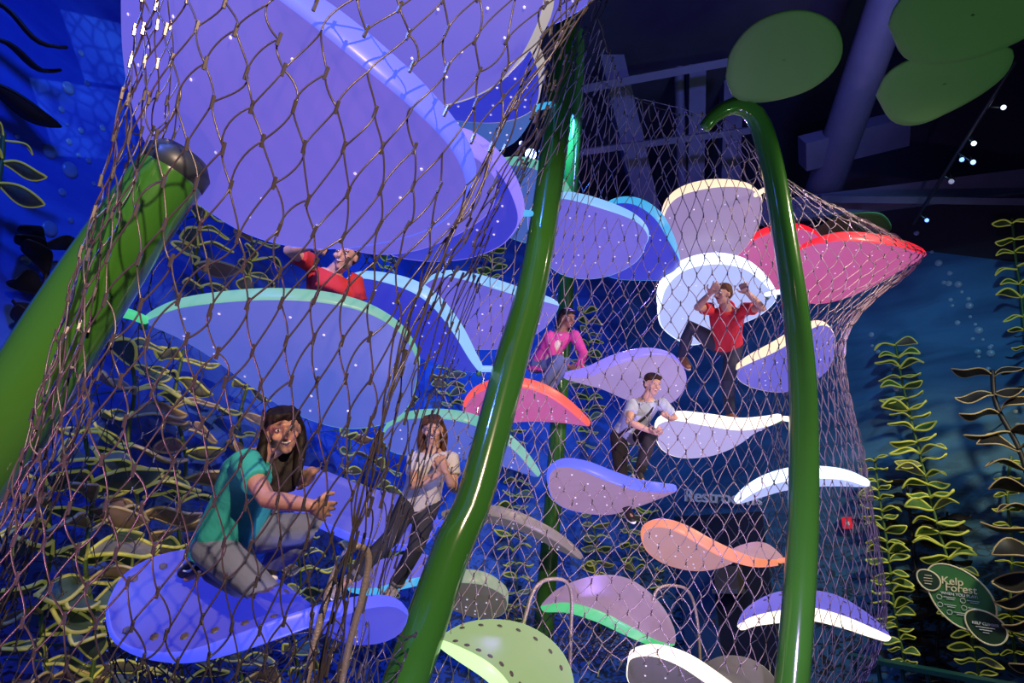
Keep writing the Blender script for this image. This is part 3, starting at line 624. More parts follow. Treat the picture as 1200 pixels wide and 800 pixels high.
# far pod: from the seam behind the central stalk round to the right
gS = [
 [(655, -30, 3.0), (712, 0, 4.9)],
 [(625, 130, 2.65), (640, 150, 4.8)],
 [(545, 270, 2.45), (580, 290, 4.7)],
 [(480, 400, 2.35), (532, 420, 4.5)],
 [(440, 540, 2.3), (500, 550, 4.0)],
 [(408, 670, 2.28), (455, 690, 3.8)],
 [(372, 840, 2.28), (420, 850, 3.7)]]
net('open side net receding from the tied seam to the central stalk', gS, 0.34, 0.50, 0.0034, K=7, jit=0.14, rope=False)
gB = [
 [(700, 20, 4.6), (735, 105, 5.7), (790, 132, 5.6), (850, 140, 5.6), (915, 205, 5.7), (995, 250, 6.1), (1010, 255, 6.9), (950, 235, 7.8)],
 [(640, 150, 4.8), (715, 200, 5.6), (783, 205, 5.5), (855, 205, 5.5), (935, 245, 5.7), (1068, 288, 6.3), (1040, 285, 7.2), (950, 270, 8.2)],
 [(580, 290, 4.7), (690, 300, 5.5), (780, 300, 5.4), (862, 300, 5.45), (948, 315, 5.7), (1072, 308, 6.4), (1040, 320, 7.2), (940, 330, 8.2)],
 [(532, 420, 4.5), (668, 420, 5.5), (772, 410, 5.3), (862, 400, 5.4), (930, 400, 5.6), (986, 395, 6.0), (980, 400, 7.0), (900, 410, 8.2)],
 [(500, 550, 4.0), (650, 555, 5.3), (768, 550, 5.2), (862, 545, 5.35), (940, 545, 5.6), (1006, 540, 6.1), (1000, 545, 7.0), (910, 550, 8.2)],
 [(455, 690, 3.8), (625, 690, 4.9), (752, 690, 4.75), (855, 690, 5.0), (950, 695, 5.5), (1034, 720, 6.0), (1020, 715, 7.0), (930, 700, 8.0)],
 [(420, 850, 3.7), (600, 850, 4.5), (740, 775, 4.6), (850, 830, 4.8), (930, 840, 5.4), (1000, 820, 5.9), (990, 815, 6.8), (920, 800, 7.6)]]
net('fine far net wrapped round the leaves between the central and right stalks', gB, 0.138, 0.30, 0.0031, K=6, jit=0.06, clamp=1.6, wm=M_wire_lit)
# rear of the far pod
gC = [
 [(640, 60, 8.4), (735, 110, 8.5), (820, 135, 8.6), (900, 190, 8.5), (950, 235, 7.8)],
 [(625, 270, 8.5), (720, 270, 8.8), (820, 270, 8.9), (900, 270, 8.8), (950, 270, 8.2)],
 [(610, 420, 8.5), (710, 420, 8.8), (810, 420, 8.9), (890, 415, 8.8), (920, 410, 8.2)],
 [(600, 560, 8.4), (700, 560, 8.7), (800, 560, 8.8), (890, 555, 8.7), (920, 550, 8.2)],
 [(600, 700, 8.2), (700, 700, 8.4), (800, 700, 8.5), (890, 700, 8.4), (930, 700, 8.0)],
 [(610, 800, 7.8), (700, 790, 8.0), (800, 785, 8.1), (890, 790, 8.0), (925, 800, 7.6)]]
net('back wall of the far net seen through the gaps behind the climbing boys', gC, 0.25, 0.40, 0.0042, K=5, jit=0.08, clamp=1.4, wm=M_wire_lit)
# net floor under the woman and inner wall of the near pod
gD = [
 [(120, 725, 3.35), (200, 770, 3.0), (300, 750, 3.05), (400, 735, 3.2), (490, 735, 3.5)],
 [(130, 790, 3.6), (215, 800, 3.25), (310, 790, 3.25), (400, 790, 3.4), (470, 790, 3.6)],
 [(150, 870, 3.9), (230, 880, 3.6), (320, 880, 3.5), (400, 880, 3.6), (450, 880, 3.7)]]
net('blue lit net gathered below the deep blue leaf of the woman', gD, 0.10, 0.22, 0.004, K=7, jit=0.3)
gE = [
 [(150, 150, 3.6), (240, 190, 4.6), (340, 200, 5.0), (440, 210, 5.2), (540, 210, 5.3)],
 [(90, 320, 3.6), (200, 330, 4.7), (310, 330, 5.1), (420, 330, 5.3), (520, 330, 5.4)],
 [(30, 520, 3.6), (150, 520, 4.7), (270, 520, 5.1), (390, 520, 5.3), (480, 520, 5.4)],
 [(-20, 680, 3.6), (100, 690, 4.6), (230, 690, 5.0), (360, 690, 5.2), (450, 690, 5.3)],
 [(-60, 840, 3.6), (60, 850, 4.4), (200, 850, 4.8), (330, 850, 5.0), (430, 850, 5.0)]]
net('inner side of the near net behind the woman and the boy in the red shirt', gE, 0.20, 0.34, 0.0042, K=6, jit=0.2, clamp=1.5)
# lower skirt of the far pod, gathered above the dark floor
gF = [
 [(560, 700, 4.9), (640, 715, 5.2), (720, 728, 5.3), (790, 752, 5.3)],
 [(590, 745, 5.2), (650, 755, 5.6), (725, 752, 5.7), (785, 757, 5.6)],
 [(600, 795, 5.8), (665, 780, 6.2), (730, 768, 6.3), (785, 762, 6.2)]]
net('gathered skirt of net under the arched mauve leaf', gF, 0.10, 0.20, 0.004, K=6, jit=0.3)

# hoops
def hoop(pts, d, wpx, label):
    A = np.array([P(x, y, d + dz) for x, y, dz in pts])
    V, Q = tube(catmull(A, 50), wpx / 2 * d / F, 14)
    e = empty('support_hoop', A[0], label, 'hoop', 'steel hoops'); obj('bent_tube', V, Q, M_hoop, e)
    V, Q = tube([A[0], A[0] + nrm(A[1] - A[0]) * .03], wpx * .8 * d / F, 12); obj('foot_collar', V, Q, M_bracket, e)
hoop([(352, 830, 0), (372, 740, .05), (392, 672, .1), (408, 645, .14), (424, 640, .18), (432, 655, .2), (424, 700, .2), (408, 760, .2), (395, 830, .2)], 2.35, 9, 'near taped steel hoop standing below the girl in the white tee')
hoop([(598, 792, 0), (605, 765, 0), (622, 700, .1), (634, 682, .15), (650, 678, .2), (664, 682, .25), (670, 700, .3), (669, 740, .3), (667, 810, .3)], 4.55, 4.6, 'thin steel hoop rising from the lime green leaf')
hoop([(762, 735, 0), (766, 700, 0), (774, 688, .05), (790, 686, .1), (806, 692, .15), (815, 715, .2), (820, 760, .2), (821, 830, .2)], 5.3, 3.6, 'thin steel hoop right of the arched mauve leaf')

# ------------------------------------------------------------------ kelp plants on the walls
def blade_mesh(name, wid, arc, curl, mats, edge_r):
    """blade along +x, length 1; wide along y; arched in z"""
    n, m = 12, 5
    x = np.linspace(0, 1, n)
    hw = wid * np.sin(math.pi * np.clip(x, 0, 1) ** 1.15) ** 0.8 + 0.012
    z = arc * np.sin(math.pi * x) + curl * np.sin(2 * math.pi * x)
    y = np.linspace(-1, 1, m)
    X = np.repeat(x[:, None], m, 1); Y = hw[:, None] * y[None]; Z = z[:, None] + 0.25 * wid * (y[None] ** 2) * np.sin(math.pi * x)[:, None]
    V = np.stack([X, Y, Z], -1).reshape(-1, 3); idx = np.arange(n * m).reshape(n, m)
    Q = np.stack([idx[:-1, :-1], idx[1:, :-1], idx[1:, 1:], idx[:-1, 1:]], -1).reshape(-1, 4)
    th = 0.02
    V2 = np.vstack([V, V - [0, 0, th]]); Q2 = np.vstack([Q, Q[:, ::-1] + len(V)])
    G = np.stack([X, Y, Z - th / 2], -1)
    loop = np.vstack([G[:, 0], G[::-1, -1]])
    loop = np.vstack([loop, loop[:1]])
    te, qe = tubes(loop[None], edge_r, 5)
    VV = np.vstack([V2, te]); QQ = np.vstack([Q2, qe + len(V2)])
    return build_mesh(name, VV, QQ, True, mats, np.concatenate([np.zeros(len(Q2)), np.ones(len(qe))]))
BL = {}
for key, mats in (('yellow', (M_blade, M_edge)), ('olive', (mat('deep_kelp_blue_green', (0.07, 0.14, 0.10), 0.5, var=.4), mat('olive_edge', (0.50, 0.50, 0.14), 0.45, (.42, .44, .08), .16))), ('brown', (mat('brown_kelp', (0.26, 0.19, 0.12), 0.5, var=.4), mat('straw_edge', (0.60, 0.52, 0.22), 0.45))), ('pale', (M_bladeL, M_edge)), ('dark', (M_black, M_edgeD)), ('black', (M_black, M_black))):
    er = 0.042 if key == 'yellow' else 0.030 if key in ('pale', 'olive', 'brown') else 0.022
    BL[key] = [blade_mesh('kelp_blade_' + key, wd, a, c, mats, er) for wd, a, c in ((0.20, 0.10, 0.05), (0.24, -0.12, 0.04), (0.26, 0.16, -0.05), (0.18, -0.06, 0.09))]
def kelp(label, stem, W, off, nb, blen, kinds, group, both=True, tilt=30, name='kelp_plant', depth=None, stem_m=None, stem_r=0.018, thin=1.0):
    if W is not None: A = np.array([on_wall(x, y, W, off) for x, y in stem])
    else: A = np.array([P(x, y, depth) for x, y in stem])
    C = catmull(A, 40)
    e = empty(name, C[-1], label, 'kelp', group)
    V, Q = tube(C, stem_r, 7); obj('stem', V, Q, stem_m or M_stem, e)
    if W is not None: _, t, nn = wall_frame(W)
    else: t, nn = RT, -FW * [1, 1, 0]
    t = nrm(t); nn = nrm(nn)
    if t[0] < 0: t = -t
    if W is not None:
        for ci in (6, 32):
            v_, q_ = tube([C[ci], C[ci] - nn * (off + .02)], 0.008, 6); obj('wall_standoff', v_, q_, M_bracket, e)
    for k in range(nb):
        f = (k + 0.3) / nb * 39; i = min(int(f), 38); p = C[i] + (C[i + 1] - C[i]) * (f - i)
        for sgn in ((-1, 1) if both else ((-1,) if k % 2 else (1,))):
            me = random.choice(BL[random.choice(kinds)])
            o = bpy.data.objects.new('blade', me); COL.objects.link(o)
            xd = nrm(t * sgn + nn * random.uniform(0.05, 0.7) + np.array([0, 0, random.uniform(-0.2, 0.35)]))
            zz = nrm(np.array([0, 0, 1]) + nn * random.uniform(-1.0, 1.3)); yd = nrm(np.cross(zz, xd)); zd = np.cross(xd, yd)
            s = blen * random.uniform(0.8, 1.15) * (0.65 + 0.35 * math.sin(math.pi * min(1, 0.15 + k / nb * .8)))
            m = Matrix.Identity(4)
            jz = np.array([0, 0, random.uniform(-.03, .03)])
            for r_ in range(3):
                m[r_][0], m[r_][1], m[r_][2], m[r_][3] = xd[r_] * s, yd[r_] * s * thin, zd[r_] * s, (p + jz)[r_]
            setparent(o, e); o.matrix_basis = m
    return e
KG = 'kelp plants on the right wall'
kelp('short yellow edged kelp plant just right of the far net', [(1025, 536), (1030, 580), (1040, 640), (1048, 710), (1062, 785)], WR, 0.22, 20, 0.27, ['yellow'], KG)
kelp('tall yellow edged kelp plant rising behind the green sign', [(1049, 402), (1060, 460), (1080, 540), (1100, 620), (1122, 690), (1138, 745), (1150, 805)], WR, 0.22, 29, 0.34, ['yellow', 'yellow', 'pale'], KG)
kelp('big black kelp plant with tan edges at the right edge of the picture', [(1163, 434), (1168, 475), (1196, 530), (1212, 600), (1224, 680), (1232, 800)], WR, 0.7, 15, 0.50, ['dark'], KG, stem_m=M_black, stem_r=0.03)
kelp('yellow edged kelp tip hanging at the upper right edge', [(1186, 256), (1190, 300), (1196, 340), (1200, 380), (1205, 420)], WR, 0.22, 9, 0.26, ['yellow'], KG)
kelp('dark kelp plant with plain blades at the right edge above the tan edged one', [(1205, 390), (1204, 430), (1208, 470)], WR, 0.3, 4, 0.25, ['black'], KG, stem_m=M_black)
kelp('small yellow kelp plant behind the black one', [(1185, 535), (1180, 580), (1186, 640), (1184, 700), (1190, 780)], WR, 0.18, 12, 0.20, ['yellow'], KG)
kelp('black kelp silhouette close to the wall right of the short yellow plant', [(1062, 560), (1070, 640), (1078, 720), (1085, 800)], WR, 0.06, 13, 0.36, ['black'], KG, stem_m=M_black)
kelp('black kelp silhouette close to the wall below the green sign', [(1110, 600), (1105, 680), (1098, 760), (1105, 810)], WR, 0.06, 12, 0.36, ['black'], KG, stem_m=M_black)
KB = 'kelp plants on the back wall'
for lab, st, nb in (('thin kelp plant below the blue violet leaf, left of the central stalk', [(570, 262), (576, 300), (574, 345)], 8),
                    ('thin kelp plant right of the head of the boy in the red shirt', [(446, 285), (452, 300), (448, 318)], 4),
                    ('thin kelp plant just right of the girl in the pink jacket', [(684, 362), (690, 400), (684, 440), (690, 480), (684, 530)], 13),
                    ('thin kelp plant under the violet paddle leaf', [(690, 600), (700, 640), (696, 690), (705, 740)], 10),
                    ('thin kelp plant in the gap between the paddle leaf and the peach leaf', [(735, 520), (742, 560), (736, 620), (745, 680)], 11),
                    ('thin kelp plant just right of the central stalk behind the orange leaf', [(600, 500), (606, 560), (598, 620), (606, 680), (600, 740)], 15),
                    ('thin kelp plant between the two hoops', [(775, 600), (780, 650), (776, 700)], 8),
                    ('thin kelp plant left of the head of the girl in the white tee', [(478, 425), (470, 450), (480, 480)], 6),
                    ('thin kelp plant under the ice blue leaf left of the central stalk', [(530, 420), (524, 450), (532, 480)], 6)):
    kelp(lab, st, WB if st[0][0] > 515 else WL, 0.25, nb, 0.30 if st[0][0] > 515 else 0.26, ['yellow', 'pale'], KB, stem_r=0.014)
KL = 'kelp plants on the left wall'
for lab, st, nb, bl, off in (('pale kelp plant right above the end of the fat left stalk', [(222, 235), (235, 270), (228, 310), (240, 350)], 7, 0.36, .3),
                    ('kelp plant just left of the boy in the red shirt', [(285, 255), (296, 290), (290, 330), (300, 360)], 7, 0.34, .3),
                    ('kelp plant under the mint edged leaf beside the left stalk', [(145, 395), (158, 450), (150, 520), (162, 600), (152, 680), (160, 760), (150, 820)], 17, 0.42, .5),
                    ('kelp plant behind the back of the woman in teal', [(215, 410), (205, 470), (218, 540), (208, 610), (220, 690), (210, 760), (220, 820)], 17, 0.42, .3),
                    ('kelp plant above and behind the head of the woman in teal', [(290, 450), (280, 500), (292, 560), (284, 620), (295, 690)], 11, 0.38, .3),
                    ('kelp plant between the woman and the girl in the white tee', [(400, 470), (410, 520), (402, 570), (412, 630), (404, 700)], 13, 0.34, .4),
                    ('kelp plant close behind the girl in the white tee', [(455, 500), (448, 560), (458, 620), (450, 680), (460, 740)], 13, 0.32, .4),
                    ('kelp plant in the bottom left corner', [(50, 560), (60, 640), (48, 720), (60, 820)], 11, 0.40, .4),
                    ('kelp plant left of the deep blue leaf', [(98, 500), (108, 580), (100, 660), (112, 740), (104, 820)], 14, 0.42, .6),
                    ('kelp plant below the deep blue leaf', [(290, 720), (280, 770), (292, 830)], 6, 0.36, .4),
                    ('kelp plant in the gap below the knee of the woman in teal', [(345, 620), (352, 680), (344, 740), (356, 820)], 11, 0.34, .4)):
    kelp(lab, st, WL, off, max(4, int(nb * .85)), bl * 1.12, ['olive', 'brown', 'pale', 'olive'], KL, stem_r=0.016)
kelp('black kelp blades entering at the top left corner', [(-30, -60), (-28, 0), (-20, 60), (-24, 120)], WL, 0.5, 4, 0.60, ['black'], KL, stem_m=M_black, stem_r=.03, thin=.55)
kelp('small pale kelp sprig at the left edge', [(4, 155), (2, 185), (-6, 235)], WL, 0.5, 3, 0.26, ['pale'], KL)
kelp('black kelp plant on the blue wall left of the fat stalk', [(50, 278), (56, 310), (48, 350), (40, 400)], WL, 0.15, 6, 0.36, ['black'], KL, stem_m=M_black)

# painted bubbles
M_bub = mat('bubble_paint', (0.12, 0.24, 0.50), 0.3, var=0.2)
M_bubr = mat('bubble_paint_pale', (0.30, 0.42, 0.50), 0.3, var=0.2)
def bubble_mesh():
    V = []; Q = []; ns = 14; nr = 5
    for k in range(nr):
        a = k / (nr - 1) * math.pi / 2
        for j in range(ns): V.append((math.cos(a) * math.cos(j / ns * 2 * math.pi), math.cos(a) * math.sin(j / ns * 2 * math.pi), 0.35 * math.sin(a)))
    idx = np.arange(nr * ns).reshape(nr, ns); p = idx[:-1]; q = idx[1:]
    return np.array(V), np.stack([p, np.roll(p, -1, 1), np.roll(q, -1, 1), q], -1).reshape(-1, 4)
bV, bQ = bubble_mesh()
bm = {0: build_mesh('bubble', bV, bQ, True, [M_bub]), 1: build_mesh('bubble', bV, bQ, True, [M_bubr])}
def bubble(px, py, rp, W, wobj, k):
    p = on_wall(px, py, W, 0.003); _, t, n = wall_frame(W); s = rp / F * ((p - CAM) @ FW)
    o = bpy.data.objects.new('bubble', bm[k]); COL.objects.link(o); o.parent = wobj
    up = np.array([0, 0, 1.0]); m = Matrix.Identity(4)
    for r_ in range(3): m[r_][0], m[r_][1], m[r_][2], m[r_][3] = t[r_] * s, up[r_] * s, n[r_] * s, p[r_]
    o.matrix_basis = m
for x, y, r_ in ((58, 177, 9), (82, 199, 10), (80, 103, 8), (102, 97, 4), (95, 62, 4), (95, 153, 4), (72, 128, 4), (79, 146, 2), (81, 166, 4), (92, 182, 3), (104, 188, 4), (73, 225, 5), (58, 268, 10), (83, 258, 4), (42, 210, 4), (30, 305, 6), (40, 340, 5), (20, 160, 3), (120, 150, 4), (110, 215, 3)):
    bubble(x, y, r_, WL, wall_left, 0)
for x, y, r_ in ((1074, 273, 3.0), (1092, 295, 2), (1100, 308, 4), (1113, 320, 3), (1106, 331, 2.5), (1112, 332, 3.5), (1123, 333, 4), (1127, 342, 2), (1114, 351, 2.5), (1116, 358, 2), (1135, 350, 2.5), (1136, 358, 4), (1122, 378, 3), (1137, 371, 2), (1143, 380, 2), (1147, 387, 4.5), (1140, 397, 2), (1146, 412, 3.5), (1152, 398, 1.8), (1160, 407, 2.5), (1161, 414, 4.5), (1162, 405, 2), (1147, 418, 2), (1165, 436, 2), (1158, 432, 2.5), (1021, 392, 3), (1029, 412, 2.5), (1046, 432, 2), (1050, 456, 3), (1060, 478, 3), (1190, 482, 2.5), (1193, 498, 3), (1022, 405, 1.8)):
    bubble(x, y, r_, WR, wall_right, 1)

# ------------------------------------------------------------------ sign, restroom lettering, doorway, rail
_, wt, wn = wall_frame(WR)
if wt[0] < 0: wt = -wt
def text_obj(body, size, p, ux, uy, m, parent, ext=0.01, name='lettering', align='CENTER', bold=0.0):
    cu = bpy.data.curves.new('t', 'FONT'); cu.body = body; cu.size = size; cu.align_x = align; cu.align_y = 'CENTER'; cu.extrude = ext; cu.offset = bold
    to = bpy.data.objects.new('t', cu); COL.objects.link(to)
    dg = bpy.context.evaluated_depsgraph_get(); me = bpy.data.meshes.new_from_object(to.evaluated_get(dg))
    bpy.data.objects.remove(to); me.materials.clear(); me.materials.append(m)
    ux = nrm(ux); uy = nrm(uy); uz = np.cross(ux, uy); mm = Matrix.Identity(4)
    for r_ in range(3): mm[r_][0], mm[r_][1], mm[r_][2], mm[r_][3] = ux[r_], uy[r_], uz[r_], p[r_]
    me.transform(mm)
    o = bpy.data.objects.new(name, me); COL.objects.link(o); setparent(o, parent)
    return o
M_sign = mat('sign_green', (0.05, 0.20, 0.055), 0.4); M_signd = mat('sign_dark_green', (0.02, 0.055, 0.025), 0.4)
M_cream = mat('cream_print', (0.85, 0.78, 0.50), 0.5, (0.8, 0.7, 0.4), 0.06); M_white = mat('white_print', (0.85, 0.88, 0.85), 0.5)
a8 = R(-8)
sux = nrm(wt * math.cos(a8) + np.array([0, 0, 1]) * math.sin(a8)); suy = nrm(np.cross(wn, sux)); suy = suy if suy[2] > 0 else -suy
wn2 = np.cross(sux, suy)
sign_p = on_wall(1124, 698, WR, 0.55); sc = ((sign_p - CAM) @ FW) / F
sg = empty('information_sign', sign_p, 'green leaf shaped Kelp Forest rules sign in front of the kelp wall', 'sign')
def sign_disc(name, px, py, rx, ry, rot, m, z, parent, rim=True):
    c = on_wall(px, py, WR, 0.55) + wn2 * z; n = 40
    th = np.arange(n) / n * 2 * math.pi
    # slightly egg-shaped
    ex = rx * np.cos(th); ey = ry * np.sin(th) * (1 + 0.12 * np.cos(th))
    X = ex * math.cos(rot) - ey * math.sin(rot); Y = ex * math.sin(rot) + ey * math.cos(rot)
    ring = c + (np.outer(X, sux) + np.outer(Y, suy)) * sc
    V = np.vstack([ring, ring - wn2 * 0.03, [c]]); Q = [[k, (k + 1) % n, 2 * n] for k in range(n)] + [[k, k + n, n + (k + 1) % n, (k + 1) % n] for k in range(n)]
    o = obj(name, V, Q, m, parent, smooth=False)
    lp = np.vstack([ring, ring[:2]])
    v, q = tubes(lp[None], 1.0 * sc, 6); obj('cream_rim', v, q, M_cream, o)
    return o
board = sign_disc('sign_board', 1124, 698, 40, 28, R(-48), M_sign, 0, sg)
sd1 = sign_disc('side_roundel', 1088, 679, 13, 10.5, R(-40), M_signd, 0.02, sg)
sd2 = sign_disc('corner_roundel', 1155, 734, 21, 16, R(-35), M_signd, 0.02, sg)
def sp(px, py, z): return on_wall(px, py, WR, 0.55) + wn2 * z
text_obj('Kelp', 12 * sc, sp(1116, 681, .012), sux, suy, M_cream, board, bold=.08 * sc)
text_obj('Forest', 12 * sc, sp(1126, 690, .012), sux, suy, M_cream, board, bold=.08 * sc)
text_obj('WHEN YOU PLAY:', 4.4 * sc, sp(1124, 697, .012), sux, suy, M_white, board, ext=.003, bold=.1 * sc)
text_obj('KELP CLIMBER', 4.0 * sc, sp(1155, 731, .032), sux, suy, M_white, sd2, ext=.003, bold=.1 * sc)
for x, y in ((1101, 699), (1128.5, 703.5), (1102, 708), (1130, 712), (1113, 717)):
    th = np.arange(17) / 16 * 2 * math.pi; c = sp(x, y, .014)
    lp = c + (np.outer(np.cos(th), sux) + np.outer(np.sin(th), suy)) * 2.6 * sc
    v, q = tubes(lp[None], 0.35 * sc, 4); obj('rule_icon', v, q, M_white, board)
    for k in (0, 1):
        c2 = c + sux * (10 + k) * sc + suy * (0.9 - k * 2) * sc
        v, q = box(c2, sux * (6 - k * 2) * sc, suy * 0.35 * sc, wn2 * .002); obj('print_line', v, q, M_white, board, smooth=False)
for k in range(4):
    v, q = box(sp(1088, 674 + k * 3.2, .033), sux * (5 - abs(k - 1.5)) * sc, suy * .4 * sc, wn2 * .002); obj('print_line', v, q, M_cream, sd1, smooth=False)
for k in range(3):
    v, q = box(sp(1155 + k * .4, 735 + k * 3, .033), sux * (9 - 3 * k) * sc, suy * .4 * sc, wn2 * .002); obj('print_line', v, q, M_white, sd2, smooth=False)

M_grey = mat('grey_letters_faint_glow', (0.75, 0.72, 0.75), 0.5, (0.4, 0.38, 0.5), 0.14)  # faint emission added to brighten dim letters; they are no light source
rp = on_wall(846, 583, WR, 0.08); rs = ((rp - CAM) @ FW) / F
rt_ = nrm(wt * math.cos(R(-7)) + np.array([0, 0, 1]) * math.sin(R(-7))); ru = np.cross(wn, rt_); ru = ru if ru[2] > 0 else -ru
re = empty('restroom_sign', rp, 'raised grey Restrooms lettering over the dark doorway', 'sign')
text_obj('Restrooms', 21 * rs, rp, rt_, ru, M_grey, re, ext=0.03, bold=.12 * rs)
# doorway with blue door leaf
M_doorf = mat('dark_door_frame', (0.02, 0.02, 0.035), 0.6); M_door = mat('blue_door', (0.03, 0.09, 0.22), 0.5, var=0.1)
def wall_box(px0, py0, px1, py1, off, th, W=WR):
    c = on_wall((px0 + px1) / 2, (py0 + py1) / 2, W, off); s = ((c - CAM) @ FW) / F
    _, t, n = wall_frame(W)
    return box(c, t * abs(px1 - px0) / 2 * s * 1.0, np.array([0, 0, 1]) * abs(py1 - py0) / 2 * s, n * th / 2)
v, q = wall_box(795, 605, 905, 806, 0.02, 0.04); d1 = obj('door_1', v, q, M_doorf, smooth=False); d1['kind'] = 'structure'
v, q = wall_box(800, 650, 842, 806, 0.06, 0.05); dl = obj('door_leaf', v, q, M_door, d1, smooth=False)
v, q = wall_box(835, 726, 838, 732, 0.10, 0.05); obj('door_handle', v, q, M_clamp, dl, smooth=False)
M_brass = mat('brushed_bronze', (0.35, 0.26, 0.18), 0.3, metal=0.7)
fe = empty('drinking_fountain', on_wall(853, 680, WR, .2), 'bronze wall fixture in the doorway below the peach leaf', 'fixture')
v, q = wall_box(840, 664, 868, 690, 0.2, 0.25); obj('housing', v, q, M_brass, fe, smooth=False)
v, q = wall_box(839, 690, 869, 695, 0.25, 0.35); obj('ledge', v, q, mat('polished_ledge', (.6, .55, .5), .2, metal=.8), fe, smooth=False)
M_redl = mat('red_alarm', (0.5, 0.02, 0.03), 0.4, (1, 0.03, 0.05), 0.35)
ae = empty('fire_alarm', on_wall(993, 613, WR, .05), 'small red alarm on the wall behind the right part of the net', 'alarm')
v, q = wall_box(988, 606, 998, 619, 0.08, 0.08); obj('housing', v, q, M_redl, ae, smooth=False)
v, q = wall_box(992, 611, 995, 615, 0.13, 0.03); obj('strobe', v, q, M_white, ae, smooth=False)
M_teal = mat('teal_rail', (0.015, 0.10, 0.075), 0.3, var=0.2)
rail = empty('guard_rail', on_wall(1100, 800, WR, 1.2), 'low dark teal guard rail at the bottom right corner', 'railing')
ra = on_wall(995, 768, WR, 1.2); rb = on_wall(1230, 812, WR, 1.6)
v, q = bar(ra, rb, 0.16, 0.05); obj('top_rail', v, q, M_teal, rail, smooth=False)
for f in np.linspace(0.03, 0.97, 8):
    c = ra + (rb - ra) * f; v, q = tube([c, c * [1, 1, 0]], 0.025, 8, cap=False); obj('post', v, q, M_teal, rail)

# stage lamps
M_can = mat('black_lamp_can', (0.015, 0.015, 0.018), 0.4)
def lamp(px, py, d, aim, col, s, rp_, label, bar_to=None):
    p = P(px, py, d); a = nrm(np.asarray(aim) - p); r = rp_ / F * d
    e = empty('stage_lamp', p, label, 'lamp', 'stage lamps')
    v, q = tube([p - a * r * 3.2, p - a * r * 2.2, p], [r * .75, r * 1.1, r * 1.15], 16, cap=True); obj('housing', v, q, M_can, e)
    th = np.arange(16) / 16 * 2 * math.pi; u = nrm(np.cross(a, [0, 0, 1])); w_ = np.cross(a, u); c = p + a * r * .7
    ring = c + r * (np.outer(np.cos(th), u) + np.outer(np.sin(th), w_)); V = np.vstack([ring, [c + a * r * .3]])
    obj('lens', V, [[k, (k + 1) % 16, 16] for k in range(16)], lamp_mat('lens_%d_%d' % (px, py), col, s), e)
    v, q = tube([p - a * r * 1.5, p - a * r * 1.5 + [0, 0, r * 3]], r * .22, 8); obj('yoke', v, q, M_can, e)
    top = np.array([p[0], p[1], 9.2]) - a * r * 1.5 * [1, 1, 0]
    if bar_to is not None:
        k_ = np.clip((p - bar_to[0]) @ (bar_to[1] - bar_to[0]) / ((bar_to[1] - bar_to[0]) @ (bar_to[1] - bar_to[0])), 0, 1); top = bar_to[0] + (bar_to[1] - bar_to[0]) * k_
    v, q = tube([p - a * r * 1.5, top], 0.012, 8); obj('clamp_arm', v, q, M_can, e)
    l = bpy.data.lights.new('lamp_glow', 'POINT'); l.color = col; l.energy = s * 0.08; l.shadow_soft_size = 0.05
    lo = bpy.data.objects.new('lamp_glow', l); COL.objects.link(lo); lo.location = Vector(p + a * r * 2.2); setparent(lo, e)
LB = (P(1190, 72, 7.2), P(1070, 262, 8.8))
lamp(622, 181, 9.6, CAM + [0, 0, 1], (0.22, 0.30, 1.0), 14, 6.5, 'brightest blue stage lamp shining left of the central stalk')
lamp(611, 168, 9.8, CAM + [0, 0, 1], (0.22, 0.30, 1.0), 10, 2.6, 'small blue stage lamp above the brightest one')
lamp(1176, 126, 7.6, CAM + [0, 0, 1], (0.8, 0.9, 1.0), 1.3, 2.8, 'white stage lamp nearest the right edge', LB)
lamp(1141, 168, 7.8, CAM + [1, 0, 0], (0.9, 0.95, 1.0), 1.3, 2.8, 'white stage lamp on the middle of the lighting bar', LB)
lamp(1127, 187, 7.9, CAM + [1, 0, 0], (0.1, 0.2, 1.0), 1.6, 2.6, 'blue stage lamp left of its twin on the lighting bar', LB)
lamp(1140, 190, 7.9, CAM + [2, 0, 0], (0.25, 0.4, 1.0), 1.6, 2.8, 'blue stage lamp right of its twin on the lighting bar', LB)
lamp(1115, 212, 8.2, CAM + [0, 2, -2], (0.8, 0.8, 0.9), 0.12, 3.0, 'dark stage lamp pointing down from the lighting bar', LB)
lamp(1086, 258, 8.6, CAM + [1, 0, 0], (0.1, 0.25, 1.0), 1.8, 2.2, 'small blue stage lamp at the low end of the lighting bar', LB)
v, q = tube([LB[0], LB[1]], 0.022, 10); tag(obj('lighting_bar', v, q, M_can), 'slim black lighting bar slanting across the ceiling at the right', 'bar')

